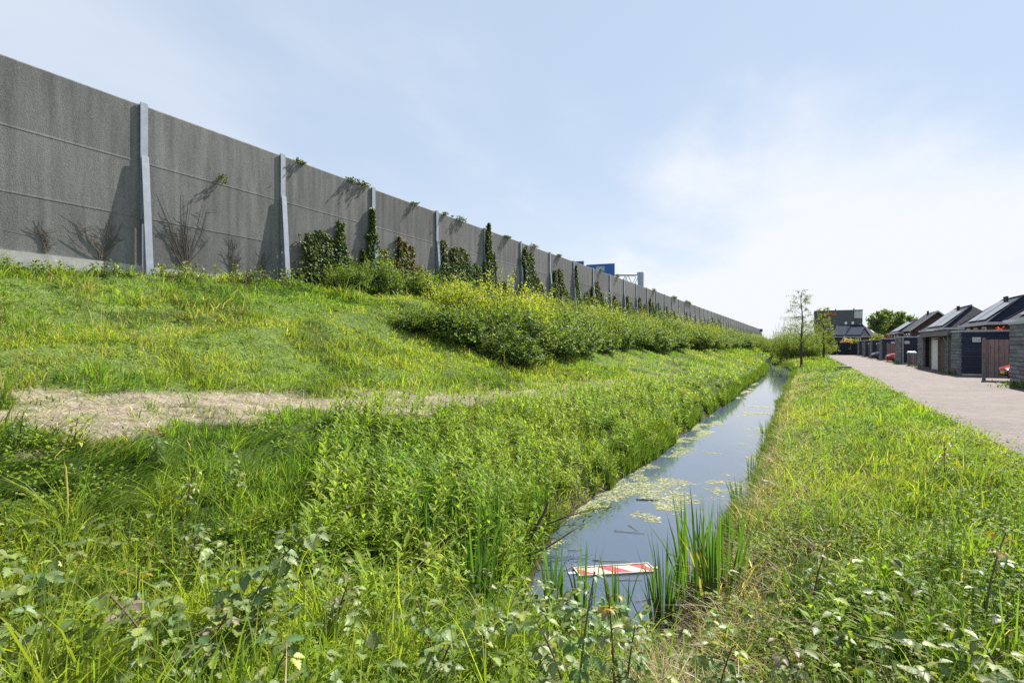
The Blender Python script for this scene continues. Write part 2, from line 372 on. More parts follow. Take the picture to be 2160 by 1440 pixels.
def boards_mat(name, c1, c2, row=0.14, vertical=False, rough=0.8, bump=0.6, length=3.1, spec=0.3):
    m, t, b = new_mat(name); n = t.nodes; l = t.links
    geo = n.new('ShaderNodeNewGeometry'); sp = n.new('ShaderNodeSeparateXYZ'); l.new(geo.outputs['Position'], sp.inputs[0])
    ad = n.new('ShaderNodeMath'); ad.operation = 'ADD'; l.new(sp.outputs[0], ad.inputs[0]); l.new(sp.outputs[1], ad.inputs[1])
    cb = n.new('ShaderNodeCombineXYZ')
    if vertical: l.new(sp.outputs[2], cb.inputs[0]); l.new(ad.outputs[0], cb.inputs[1])
    else: l.new(ad.outputs[0], cb.inputs[0]); l.new(sp.outputs[2], cb.inputs[1])
    br = n.new('ShaderNodeTexBrick'); br.inputs['Scale'].default_value = 1; br.inputs['Brick Width'].default_value = length; br.inputs['Row Height'].default_value = row; br.inputs['Mortar Size'].default_value = 0.008
    br.inputs['Color1'].default_value = (*c1, 1); br.inputs['Color2'].default_value = (*c2, 1); br.inputs['Mortar'].default_value = (c1[0] * 0.25, c1[1] * 0.25, c1[2] * 0.25, 1)
    l.new(cb.outputs[0], br.inputs['Vector'])
    mp = n.new('ShaderNodeMapping'); mp.inputs['Scale'].default_value = (1.5, 22, 1); l.new(cb.outputs[0], mp.inputs[0])
    no = n.new('ShaderNodeTexNoise'); no.inputs['Scale'].default_value = 2; no.inputs['Detail'].default_value = 5; l.new(mp.outputs[0], no.inputs['Vector'])
    mr = n.new('ShaderNodeMapRange'); mr.inputs[1].default_value = 0.3; mr.inputs[2].default_value = 0.7; mr.inputs[3].default_value = 0.65; mr.inputs[4].default_value = 1.35
    l.new(no.outputs[0], mr.inputs[0])
    mu = n.new('ShaderNodeMix'); mu.data_type = 'RGBA'; mu.blend_type = 'MULTIPLY'; mu.inputs[0].default_value = 1
    l.new(br.outputs[0], mu.inputs[6]); l.new(mr.outputs[0], mu.inputs[7]); l.new(mu.outputs[2], b.inputs['Base Color'])
    b.inputs['Roughness'].default_value = rough; b.inputs['Specular IOR Level'].default_value = spec
    bp = n.new('ShaderNodeBump'); bp.inputs['Strength'].default_value = bump; bp.inputs['Distance'].default_value = 0.02; bp.invert = True
    l.new(br.outputs['Fac'], bp.inputs['Height']); l.new(bp.outputs[0], b.inputs['Normal'])
    return m
M['side_wood'] = boards_mat('stacked_grey_boards', (0.12, 0.127, 0.142), (0.225, 0.235, 0.257), 0.17, bump=1.0, length=0.9)
M['front_wood'] = boards_mat('dark_blue_boards', (0.032, 0.042, 0.070), (0.045, 0.057, 0.092), 0.145)
M['fence_wood'] = boards_mat('weathered_fence_boards', (0.20, 0.165, 0.155), (0.27, 0.23, 0.215), 0.19, True, length=4)
M['brown_wood'] = boards_mat('brown_boards', (0.13, 0.085, 0.05), (0.19, 0.125, 0.08), 0.14, True, length=4)
M['black_fence'] = boards_mat('black_stained_boards', (0.014, 0.018, 0.028), (0.02, 0.026, 0.04), 0.16)
M['brick'] = boards_mat('red_brown_brick', (0.14, 0.065, 0.05), (0.20, 0.10, 0.075), 0.066, length=0.22, rough=0.9)
M['dark_brick'] = boards_mat('dark_brown_brick', (0.075, 0.05, 0.045), (0.11, 0.075, 0.065), 0.066, length=0.22, rough=0.9)
M['tiles'] = boards_mat('dark_blue_roof_tiles', (0.010, 0.014, 0.030), (0.016, 0.022, 0.044), 0.2, length=0.3, rough=0.75, spec=0.15)
def solar_mat():
    m, t, b = new_mat('solar_cells'); n = t.nodes; l = t.links
    geo = n.new('ShaderNodeNewGeometry')
    br = n.new('ShaderNodeTexBrick'); br.offset = 0; br.inputs['Scale'].default_value = 1; br.inputs['Brick Width'].default_value = 1.0; br.inputs['Row Height'].default_value = 1.0; br.inputs['Mortar Size'].default_value = 0.02
    br.inputs['Color1'].default_value = (0.05, 0.06, 0.09, 1); br.inputs['Color2'].default_value = (0.06, 0.07, 0.10, 1); br.inputs['Mortar'].default_value = (0.02, 0.02, 0.03, 1)
    sp = n.new('ShaderNodeSeparateXYZ'); cb = n.new('ShaderNodeCombineXYZ'); l.new(geo.outputs['Position'], sp.inputs[0]); l.new(sp.outputs[1], cb.inputs[0]); l.new(sp.outputs[2], cb.inputs[1])
    l.new(cb.outputs[0], br.inputs['Vector']); l.new(br.outputs[0], b.inputs['Base Color'])
    b.inputs['Roughness'].default_value = 0.25; b.inputs['Specular IOR Level'].default_value = 0.5; b.inputs['Coat Weight'].default_value = 0.25; b.inputs['Coat Roughness'].default_value = 0.1
    return m
M['solar'] = solar_mat()

# ------------------------------------------------------------------ ground sheet, water, road
def build_ground():
    xs = np.concatenate([[-1500, -700, -300, -150, -80, -50, -35, -26, -22], np.arange(-20, 4.01, 0.2), [4.5, 6, 9, 13, 20, 35, 60, 120, 250, 600, 1500]])
    ys = np.concatenate([[-60, -30, -18, -12], np.arange(-8, 32, 0.22), np.arange(32, 70, 0.8), np.arange(70, 130, 2.5), [140, 160, 190, 240, 320, 450, 700, 1200, 2500]])
    X, Y = np.meshgrid(xs, ys); Z = ground(X, Y)
    Z = np.where(X < -18.2, 4.15, Z); Z = np.where(X > 3.5, -0.08, Z)
    V = np.stack([X, Y, Z], -1).reshape(-1, 3)
    nx, ny = len(xs), len(ys); i = np.arange(nx * ny).reshape(ny, nx)
    F = np.stack([i[:-1, :-1], i[:-1, 1:], i[1:, 1:], i[1:, :-1]], -1).reshape(-1, 4)
    g = np.array([0.10, 0.145, 0.034]); dirt = np.array([0.27, 0.225, 0.175]); mud = np.array([0.06, 0.048, 0.035]); dry = np.array([0.22, 0.18, 0.11])
    x, y, z = V.T
    C = np.tile(g, (len(V), 1)) * (0.8 + 0.5 * fbm(x * 0.7, y * 0.7, 21))[:, None]
    low = (np.clip((x - track_x(y) - .8) / .8, 0, 1) * (x < 2.6) * np.clip((40 - y) / 20, 0, 1))[:, None]; C = C * (1 - .5 * low)  # foreground and herb ground darkened: shade of the gaps between plants put into colour
    C = C * (1 - .55 * np.clip((fbm(x * .8, y * .8, 77) - .5) / .12, 0, 1))[:, None]
    d = dirt_mask(x, y)[:, None]; C = C * (1 - d) + dirt * d
    wet = np.clip((-0.75 - z) / 0.35, 0, 1)[:, None] * ((x > -7) & (x < 2))[:, None]; C = C * (1 - wet) + mud * wet
    rb = (np.clip(1 - np.abs(x + 0.7) / 0.7, 0, 1) * (y > 3) * 0.7)[:, None]; C = C * (1 - rb) + dry * rb
    o = np_mesh('ground', V, [F], C, M['ground'], smooth=True); o['kind'] = 'structure'

def dirt_mask(x, y):
    c = track_x(y) + 0.5; wdt = np.interp(y, [-10, 0, 4, 9, 12, 16, 25, 60], [0.95, 0.95, 0.9, .85, .6, .45, .3, 0.2])
    n = fbm(x * 1.1, y * 1.1, 5, 4) - 0.5
    a = np.interp(y, [9, 14, 18, 40], [1, 0.8, .5, 0.3])
    return np.clip((wdt + n * 2.2 - np.abs(x - c)) / 0.35, 0, 1) * a * np.clip(.55 + 1.6 * (fbm(x * 3.1, y * 3.1, 6) - .25), 0, 1)
build_ground()

mb = MB(); ysw = list(np.arange(4.4, 104, 1.2)); n = len(ysw)
v = []
for yy in ysw:
    b = float(bend(yy)); v += [(-4.3 + b, yy, WZ), (-0.6 + b, yy, WZ)]
mb.add(v, [(2 * i, 2 * i + 1, 2 * i + 3, 2 * i + 2) for i in range(n - 1)])
o = mb.build('water', M['water']); o['kind'] = 'structure'

mb = MB(); mb.add([(2.95, -12, 0), (13.5, -12, 0), (13.5, 111, 0), (2.95, 111, 0)], [(0, 1, 2, 3)])
o = mb.build('road', M['paver']); o['kind'] = 'structure'

# ------------------------------------------------------------------ noise barrier
P0, PS, NP = 9.3, 5.0, 54
ZB, ZT = 4.10, 8.99
J1, J2 = 7.28, 5.62
wall = empty('noise_barrier', (WALLX, P0, ZB), label='long dark grey concrete noise barrier with steel posts on top of the grass bank', cat='noise barrier')
def panel(mb, y0, y1, z0, z1, x=WALLX, th=0.16):
    c = 0.035
    prof = [(x - th, z0), (x, z0), (x, z1 - .075), (x + .007, z1 - .06), (x + .007, z1 - .05), (x + .0, z1), (x - th, z1)] if z1 < ZT - .5 else [(x - th, z0), (x, z0), (x, z1 - c), (x - c * 0.8, z1), (x - th, z1)]
    k = len(prof)
    v = [(p[0], y0, p[1]) for p in prof] + [(p[0], y1, p[1]) for p in prof]
    f = [(i, (i + 1) % k, k + (i + 1) % k, k + i) for i in range(k)] + [tuple(range(k))[::-1], tuple(range(k, 2 * k))]
    mb.add(v, [q[::-1] for q in f])
far = MB(); pl = MB()
for i in range(-3, NP):
    y0 = P0 + (i) * PS + 0.06; y1 = P0 + (i + 1) * PS - 0.06
    wob = 0.012 * sin(i * 2.1)
    for (z0, z1) in ((ZB, J2 - .001), (J2 + .001, J1 - .001), (J1 + .001, ZT + wob)):
        if i < 27:
            m_ = MB(); panel(m_, y0, y1, z0, z1); m_.build('concrete_panel', M['wall'], wall)
        else: panel(far, y0, y1, z0, z1)
tag(far.build('concrete_panel', M['wall'], wall), kind='stuff')
pl.box(WALLX - 0.2, WALLX + 0.05, P0 - 3 * PS, P0 + NP * PS, 3.2, ZB - 0.004)
pl.build('plinth', M['plinth'], wall)
def post(i):
    y = P0 + i * PS; mb = MB(); x = WALLX
    h = 0.105
    mb.box(x + 0.035, x + 0.065, y - h, y + h, 5.5, ZT + 0.05)                    # outer flange, upper piece
    mb.box(x - 0.14, x + 0.034, y - 0.05, y + 0.05, 3.6, ZT + 0.045)              # web
    mb.box(x - 0.20, x - 0.145, y - h, y + h, 3.6, ZT + 0.05)                     # rear flange
    # tapering lower buttress: outer plate + web
    zt, zb = J1 + 0.14, 3.55
    def pr(z): return 0.12 + (zt - z) / (zt - zb) * 0.28
    t = 0.025
    mb.hexa([(x + pr(zb) - t, y - h, zb), (x + pr(zb), y - h, zb), (x + pr(zb), y + h, zb), (x + pr(zb) - t, y + h, zb),
             (x + pr(zt) - t, y - h, zt), (x + pr(zt), y - h, zt), (x + pr(zt), y + h, zt), (x + pr(zt) - t, y + h, zt)])
    mb.hexa([(x + 0.067, y - 0.03, zb), (x + pr(zb) - t - .002, y - 0.03, zb), (x + pr(zb) - t - .002, y + 0.03, zb), (x + 0.067, y + 0.03, zb),
             (x + 0.067, y - 0.03, zt - .01), (x + pr(zt) - t - .002, y - 0.03, zt - .01), (x + pr(zt) - t - .002, y + 0.03, zt - .01), (x + 0.067, y + 0.03, zt - .01)])
    return mb
p0 = post(0).build('steel_post', M['galv'], wall)
for i in range(-2, NP + 1):
    if i == 0: continue
    c = p0.copy(); COL.objects.link(c); c.location = (0, i * PS, 0)

# ------------------------------------------------------------------ foliage builders (numpy)
def unit(v): return v / np.maximum(np.linalg.norm(v, axis=-1, keepdims=True), 1e-9)
class FB:
    """collects leaves and blades into one big mesh"""
    def __init__(s): s.V = []; s.Q = []; s.T = []; s.C = []; s.n = 0
    def put(s, V, C, quads=None, tris=None):
        """V (n,k,3), C (n,3)"""
        n, k = V.shape[:2]
        if n == 0: return
        off = s.n + np.arange(n)[:, None, None] * k
        s.V.append(V.reshape(-1, 3)); s.C.append(np.repeat(C, k, 0) if C.ndim == 2 else C.reshape(-1, 3))
        if quads is not None: s.Q.append((off + np.array(quads)[None]).reshape(-1, 4))
        if tris is not None: s.T.append((off + np.array(tris)[None]).reshape(-1, 3))
        s.n += n * k
    def raw(s, V, C, quads):
        s.V.append(V); s.C.append(C); s.Q.append(np.array(quads) + s.n); s.n += len(V)
    def blades(s, P, h, wd, az, lean, col, face=None):
        n = len(P)
        ts = np.array([0, .38, .72, 1.0]); ws = np.array([.85, 1.0, .65, 0])
        fa = rng.uniform(0, 2 * pi, n) if face is None else face
        S = np.stack([np.cos(fa), np.sin(fa), np.zeros(n)], -1) * wd[:, None] * .5
        B = np.stack([np.cos(az), np.sin(az), np.zeros(n)], -1)
        ln = lean[:, None] * ts[None] ** 2
        ctr = P[:, None] + B[:, None] * (h[:, None] * ln)[..., None]
        ctr[..., 2] += h[:, None] * ts[None] * (1 - 0.38 * np.clip(lean, 0, 1.6)[:, None] * ts[None])
        V = np.empty((n, 7, 3))
        for i in range(3):
            V[:, 2 * i] = ctr[:, i] - S * ws[i]; V[:, 2 * i + 1] = ctr[:, i] + S * ws[i]
        V[:, 6] = ctr[:, 3]
        s.put(V, col, [(0, 1, 3, 2), (2, 3, 5, 4)], [(4, 5, 6)])
    def leaves(s, P, D, U, ln, wd, col, fold=.2, droop=.12):
        D = unit(D); S = unit(np.cross(D, U)); Nn = np.cross(S, D)
        def pt(a, b, c): return P + D * (ln * a)[:, None] + S * (wd * b)[:, None] + Nn * (wd * c)[:, None]
        V = np.stack([pt(0, 0, 0), pt(.42, .5, fold), pt(.48, 0, 0), pt(.42, -.5, fold), pt(1, 0, -droop * 2)], 1)
        s.put(V, col, None, [(0, 2, 1), (2, 4, 1), (0, 3, 2), (3, 4, 2)])
    def dia(s, P, D, U, ln, wd, col):
        D = unit(D); S = unit(np.cross(D, U))
        V = np.stack([P, P + D * (ln * .45)[:, None] + S * (wd * .5)[:, None], P + D * ln[:, None], P + D * (ln * .45)[:, None] - S * (wd * .5)[:, None]], 1)
        s.put(V, col, [(0, 1, 2, 3)])
    def leaflets(s, P, D, U, ln, wd, col, curl):
        """toothed ovate leaflets with veins, for plants close to the camera"""
        D = unit(D); S = unit(np.cross(D, U)); Nn = np.cross(S, D)
        ts = np.array([0, .08, .17, .26, .35, .44, .53, .62, .71, .80, .88, .95, 1.0])
        ws = np.array([.02, .30, .42, .50, .52, .50, .46, .40, .32, .23, .13, .05, 0]); 
        ws = ws * np.where(np.arange(len(ts)) % 2 == 0, .80, 1.08)
        rip = np.where(np.arange(len(ts)) % 2 == 0, .05, -.035)
        n = len(P); k = len(ts)
        V = np.empty((n, k * 3, 3))
        for i, (t, w_) in enumerate(zip(ts, ws)):
            base = P + D * (ln * t)[:, None] - Nn * (ln * curl * t * t)[:, None]
            up = Nn * (wd * (w_ * .32 + rip[i]))[:, None]
            V[:, 3 * i] = base + S * (wd * w_)[:, None] + up
            V[:, 3 * i + 1] = base
            V[:, 3 * i + 2] = base - S * (wd * w_)[:, None] + up
        q = []
        for i in range(k - 1):
            q += [(3 * i, 3 * i + 3, 3 * i + 4, 3 * i + 1), (3 * i + 1, 3 * i + 4, 3 * i + 5, 3 * i + 2)]
        vein = np.ones((k, 3)); vein[::2, 0] = vein[::2, 2] = .74; vein[1::2, 0] = vein[1::2, 2] = 1.12; vein[:, 1] = 1.3
        s.put(V, np.clip(col[:, None] * vein.reshape(1, -1, 1), 0, .9), q)
    def build(s, name, mat, parent=None, smooth=False):
        V = np.concatenate(s.V); C = np.concatenate(s.C)
        F = []
        if s.Q: F.append(np.concatenate(s.Q))
        if s.T: F.append(np.concatenate(s.T))
        if parent is not None: V = rotz(V - np.array(parent.location), -parent.rotation_euler.z)
        return np_mesh(name, V, F, C, mat, parent, smooth)

def jit(col, n, v=.25, hue=.18, seed=None):
    c = np.asarray(col, float)
    if c.ndim == 1: c = np.tile(c, (n, 1))
    k = np.exp(rng.normal(0, v, n))[:, None]
    h = rng.normal(0, hue, n)[:, None]
    return np.clip(c * k * (1 + h * np.array([[1.0, 0.25, -0.6]])), 0.003, .9)
def rdir(n): return unit(rng.normal(size=(n, 3)))

# ------------------------------------------------------------------ grass, herbs and ground cover
def wedge(n, a, b, p=.75, tmin=-1.12, tmax=1.12):
    u = rng.random(n); zc = (a ** p + u * (b ** p - a ** p)) ** (1 / p)
    t = rng.uniform(tmin, tmax, n); xc = zc * t
    return xc * cos(TH) - zc * sin(TH), zc * cos(TH) + xc * sin(TH), zc
def allowed(X, Y):
    Xb = X - bend(Y)
    ok = (X < 2.95) & (X > WALLX + 0.15)
    water = (Xb > WL - 0.02 + .6 * np.clip((7.8 - Y) / 2.2, 0, 1) + shore(Y, 4)) & (Xb < WR + 0.05 + shore(Y, 6)) & (Y > 5.2) & (Y < 100)
    return ok & ~water
G_LUSH = np.array([0.168, 0.272, 0.043]); G_YEL = np.array([0.325, 0.37, 0.066]); G_DARK = np.array([0.05, 0.115, 0.026]); G_DRY = np.array([0.38, 0.31, 0.18])
WIND = TH + radians(8)
def grass():
    fb = FB()
    for (n, a, b, w0, t0, t1) in ((150000, 1.0, 6.5, .0105, -1.4, 1.75), (330000, 6.0, 26, .0135, -1.3, 1.15), (170000, 19, 120, .04, -1.12, .9)):
        X, Y, zc = wedge(n, a, b, .75, t0, t1)
        k = allowed(X, Y); X, Y, zc = X[k], Y[k], zc[k]; n = len(X)
        Z = ground(X, Y)
        d = dirt_mask(X, Y); k = rng.random(n) > d * .93
        X, Y, zc, Z, d = X[k], Y[k], zc[k], Z[k], d[k]; n = len(X)
        Xb = X - bend(Y)
        nt_ = n // 45; ci = rng.integers(0, n, nt_); tk = rng.random(n) < .5; ti = rng.integers(0, nt_, n)
        rad = np.maximum(.05, zc[ci] * .012)[ti]; ta = rng.uniform(0, 2 * pi, n); tr_ = np.abs(rng.normal(0, 1, n)) * rad
        X = np.where(tk, X[ci][ti] + np.cos(ta) * tr_, X); Y = np.where(tk, Y[ci][ti] + np.sin(ta) * tr_, Y); zc = Y * cos(TH) - X * sin(TH)
        d = dirt_mask(X, Y); k = allowed(X, Y) & (zc > 1.0) & (rng.random(n) > d * .9); X, Y, zc, d, tk, ta, ti = X[k], Y[k], zc[k], d[k], tk[k], ta[k], ti[k]; n = len(X); Z = ground(X, Y); Xb = X - bend(Y)
        tth = np.exp(rng.normal(0, .35, nt_))[ti]; tcol = rng.normal(0, .28, nt_)[ti]
        n1 = fbm(X * .45, Y * .45, 31); n2 = fbm(X * 1.6, Y * 1.6, 33); n3 = fbm(X * .16, Y * .16, 37)
        h = .13 * np.ones(n); lean = np.abs(rng.normal(.45, .25, n)); az = WIND + rng.normal(0, .9, n)
        mixy = np.clip(.5 + (n1 - .5) * 2.6 + (n3 - .5) * 2.4, 0, 1)
        # zones
        dl = (X + 10.6) + (Y - 3) * .21; upper = np.clip((-.9 - dl) / .8, 0, 1) * (Y < 26); ramp = np.exp(-(dl / 1.0) ** 2) * (Y < 20) * (Y > -4)
        mixy = np.clip(mixy - .35 * upper + .3 * ramp - .2 * (X > WR), 0, 1)
        fore = (Y < 5.2) & (X < 1.2)
        left = (X < -2.2) & (Y < 5.5) & ~(d > .3)
        emb = X < track_x(Y) - 1.2
        rb = (Xb > WR) & (X < 2.95)
        h = np.where(fore, .17, h); h = np.where(left, .175, h); h = np.where(emb, .085 * (.75 + .55 * (n1 > .55)), h); h = np.where(X < -16.9, .08, h); h = np.where(rb, .16, h)
        herbz = (Xb > track_x(Y) + 1.3) & (Xb < WL) & (Y > 5)
        h = np.where(herbz, .13, h)
        h = h * np.exp(rng.normal(0, .33, n)) * (.55 + .9 * n2)
        h = h * np.clip(1 - d * .7, .3, 1)
        h = np.where(tk, h * tth * 1.2, h * .8); az = np.where(tk, ta + rng.normal(0, .4, n), az); lean = np.where(tk, lean * 1.15, lean)
        mixy = np.clip(mixy + tk * tcol, 0, 1)
        h = h * (1 - .5 * np.exp(-((X - track_x(Y) - 2.2) / 1.1) ** 2) * (Y > 1.5))
        nearroad = np.clip((X - 2.2) / .7, 0, 1) * rb; h = h * (1 - .45 * nearroad) * np.where(rb, .8, 1)
        # lush dark arching tufts at the left
        px, py, _ = proj(X, Y, Z + .2)
        h = h * (1 + .55 * upper * (n2 > .5)) * (1 + .5 * emb * np.clip((fbm(X * .8, Y * .8, 77) - .5) / .12, 0, 1)) * (1 - .3 * ramp)
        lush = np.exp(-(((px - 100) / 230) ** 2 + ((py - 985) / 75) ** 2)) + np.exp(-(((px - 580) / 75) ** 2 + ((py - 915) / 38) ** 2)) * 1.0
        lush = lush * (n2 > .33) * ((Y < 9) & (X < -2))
        h = h * (1 + .9 * lush); lean = lean + .75 * lush; az = np.where(lush > .3, WIND + .2 + rng.normal(0, .35, n), az)
        col = G_LUSH * (1 - mixy[:, None]) + G_YEL * mixy[:, None]
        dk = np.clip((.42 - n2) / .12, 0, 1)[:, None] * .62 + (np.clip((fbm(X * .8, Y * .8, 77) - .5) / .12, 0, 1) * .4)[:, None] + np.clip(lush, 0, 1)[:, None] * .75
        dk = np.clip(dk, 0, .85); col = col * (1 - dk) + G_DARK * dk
        dryp = .025 + .35 * d + .30 * np.clip(1 - np.abs(Xb + .75) / .5, 0, 1) * (Y > 3.5) + .06 * rb * (n1 > .55) + .16 * ramp * (n2 > .45) + .22 * (X < track_x(Y) + 2) * (fbm(X * .6, Y * .6, 35) > .6)
        dry = rng.random(n) < dryp
        col = jit(col, n, .2, .1); col[dry] = jit(G_DRY, int(dry.sum()), .22, .05)
        wd = np.maximum(w0 * (.7 + .6 * rng.random(n)), zc * .0014)
        h = np.maximum(h, zc * np.where(zc > 18, .0042, .002) * (.6 + .8 * rng.random(n)))
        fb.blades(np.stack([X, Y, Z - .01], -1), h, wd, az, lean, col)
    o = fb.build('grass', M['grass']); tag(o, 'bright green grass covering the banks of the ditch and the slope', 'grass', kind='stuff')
grass()

def willowherb():
    """dense upright leafy stems on the left bank of the ditch"""
    fb = FB()
    n = 19000
    X, Y, zc = wedge(n, 3.4, 40, 1.0, -1.12, .75)
    Xb = X - bend(Y)
    lo = track_x(Y) + 1.6 + .9 * (fbm(X * .5, Y * .5, 41) - .5); 
    den = np.interp(Y, [2.5, 4, 18, 26, 45], [0.3, 1, 1, .45, .12])
    k = (Xb > lo) & (Xb < WL - .02 + .6 * np.clip((7.8 - Y) / 2.2, 0, 1) + shore(Y, 4)) & (Y > 3.4 + 1.05 * (-X - 4.0)) & (rng.random(n) < den * (.35 + 1.1 * fbm(X * .9, Y * .9, 43)))
    k |= (X > 0) & (X < 2.4) & (Y > 2.7) & (Y < 5.5) & (rng.random(n) < .55) & (fbm(X, Y, 44) > .45)
    X, Y, zc = X[k], Y[k], zc[k]; n = len(X); Z = ground(X, Y)
    H = (.22 + .46 * fbm(X * .8, Y * .8, 45)) * np.exp(rng.normal(0, .2, n)); H = np.where(X > 0, H * .55, H)
    lean = rng.normal(0, .13, (n, 2)) + np.array([[cos(WIND) * .1, sin(WIND) * .1]])
    m = 18
    base = np.stack([X, Y, Z], -1)
    tint = np.clip(fbm(X * .7, Y * .7, 47) * 1.4 - .2, 0, 1)[:, None]
    cb = np.array([.15, .255, .036]) * (1 - tint) + np.array([.29, .36, .055]) * tint
    for j in range(m):
        t = .22 + .78 * (j + rng.random(n) * .8) / m
        P = base.copy(); P[:, 2] += H * t; P[:, :2] += lean * (H * t * t)[:, None]
        az = j * 2.4 + rng.normal(0, .4, n) ; el = .15 + .85 * t + rng.normal(0, .2, n)
        D = np.stack([np.cos(az) * np.cos(el), np.sin(az) * np.cos(el), np.sin(el)], -1)
        ln = (.19 - .095 * t) * np.exp(rng.normal(0, .2, n)) * np.maximum(1, zc / 16); wd = np.maximum(ln * .25, zc * .0013)
        fb.leaves(P, D, np.tile([0, 0, 1.], (n, 1)), ln, wd, jit(cb, n, .2, .1), .12, .5)
    fb.blades(base, H, np.maximum(.005, zc * .0008), np.arctan2(lean[:, 1], lean[:, 0]), np.linalg.norm(lean, axis=1), jit([.12, .12, .04], n, .2))
    o = fb.build('tall_herbs', M['herb']); tag(o, 'dense leafy green herbs crowding the left bank above the water', 'undergrowth', kind='stuff')
willowherb()

def low_herbs():
    fb = FB()
    n = 40000
    X, Y, zc = wedge(n, 1.3, 34, .95, -1.2, 1.5); Xb = X - bend(Y)
    k = allowed(X, Y); nn = fbm(X * .9, Y * .9, 51)
    rb = (Xb > WR + .1)
    p = np.where(rb, 1.0, np.where(Y < 5.5, 1.0, .35)) * np.where(X < track_x(Y) - 1.4, .9, 1) * np.where(dirt_mask(X, Y) > .3, .04, 1)
    k &= (nn > np.where(rb, .40, .50)) & (rng.random(n) < p)
    X, Y, zc, nn = X[k], Y[k], zc[k], nn[k]; n = len(X); Z = ground(X, Y)
    H = (.09 + .17 * rng.random(n)) * np.where(Y < 5, 1.15, 1)
    tint = rng.random(n)[:, None]
    cb = np.array([.115, .20, .032]) * (1 - tint) + np.array([.25, .305, .05]) * tint
    for j in range(7):
        az = j * 2.4 + rng.uniform(0, .9, n); r = H * (.25 + .35 * rng.random(n)); t = .5 + .5 * rng.random(n)
        P = np.stack([X + np.cos(az) * r * .5, Y + np.sin(az) * r * .5, Z + H * t], -1)
        el = rng.normal(.15, .35, n)
        D = np.stack([np.cos(az) * np.cos(el), np.sin(az) * np.cos(el), np.sin(el)], -1)
        ln = (.032 + .03 * rng.random(n)) * np.maximum(1, zc / 14)
        fb.leaves(P, D, np.tile([0, 0, 1.], (n, 1)) + rng.normal(0, .3, (n, 3)), ln, ln * .62, jit(cb, n, .18, .1), .18, .15)
    o = fb.build('low_herbs', M['herb']); tag(o, 'low leafy weeds growing through the grass', 'weeds', kind='stuff')
low_herbs()

def dead_stalks():
    """dry stems and thatch along the right waterline, on the track and among the grass"""
    fb = FB()
    n = 15000; Y = 3.2 + 40 * rng.random(n) ** 1.9; X = np.where(rng.random(n) < .6, rng.normal(-.72, .22, n), rng.normal(-.15, .5, n)) + bend(Y)
    k = allowed(X, Y) & (X > -1.15 + bend(Y)); X, Y = X[k], Y[k]; n = len(X)
    P = np.stack([X, Y, ground(X, Y) + .01 + .05 * rng.random(n)], -1)
    fb.blades(P, .10 + .3 * rng.random(n), .004 + .006 * rng.random(n), rng.uniform(0, 2 * pi, n), rng.uniform(.5, 2.2, n), jit([.36, .28, .19], n, .4, .05))
    n = 26000
    X, Y, zc = wedge(n, 3, 26, .8, -1.1, .3); k = (dirt_mask(X, Y) > .12) & (rng.random(n) < .85); X, Y, zc = X[k], Y[k], zc[k]; n = len(X)
    P = np.stack([X, Y, ground(X, Y) + .004], -1)
    fb.blades(P, .05 + .16 * rng.random(n), np.maximum(.006 * (.6 + rng.random(n)), zc * .0009), rng.uniform(0, 2 * pi, n), rng.uniform(1.3, 2.6, n), jit([.42, .355, .27], n, .4, .05))
    o = fb.build('straw', M['grass']); tag(o, 'pale dry straw lying on the bare track and along the waterline', 'straw', kind='stuff')
dead_stalks()

def horsetail():
    fb = FB(); n = 650
    X, Y, zc = wedge(n, 1.9, 6.5, 1.1, .25, 1.0); k = (X > -.2) & (X < 3) & (fbm(X * 1.3, Y * 1.3, 61) > .42); X, Y, zc = X[k], Y[k], zc[k]; n = len(X)
    Z = ground(X, Y); H = .22 + .24 * rng.random(n)
    P = np.stack([X, Y, Z], -1); c = jit([.055, .085, .025], n, .2)
    for f in (0, pi / 2): fb.blades(P, H, np.full(n, .0055), rng.uniform(0, 2 * pi, n), np.full(n, .06), c, np.full(n, f))
    for j in range(9):
        t = .3 + .65 * j / 9
        for q in range(5):
            az = q * 1.257 + j; Q = P.copy(); Q[:, 2] += H * t * .97
            D = np.tile([cos(az), sin(az), .7], (n, 1))
            fb.dia(Q, D, np.tile([0, 0, 1.], (n, 1)), np.full(n, .028), np.full(n, .0035), c)
    o = fb.build('horsetails', M['grass']); tag(o, 'thin upright dark green horsetail stems at the bottom right of the bank', 'horsetails', kind='stuff')
horsetail()

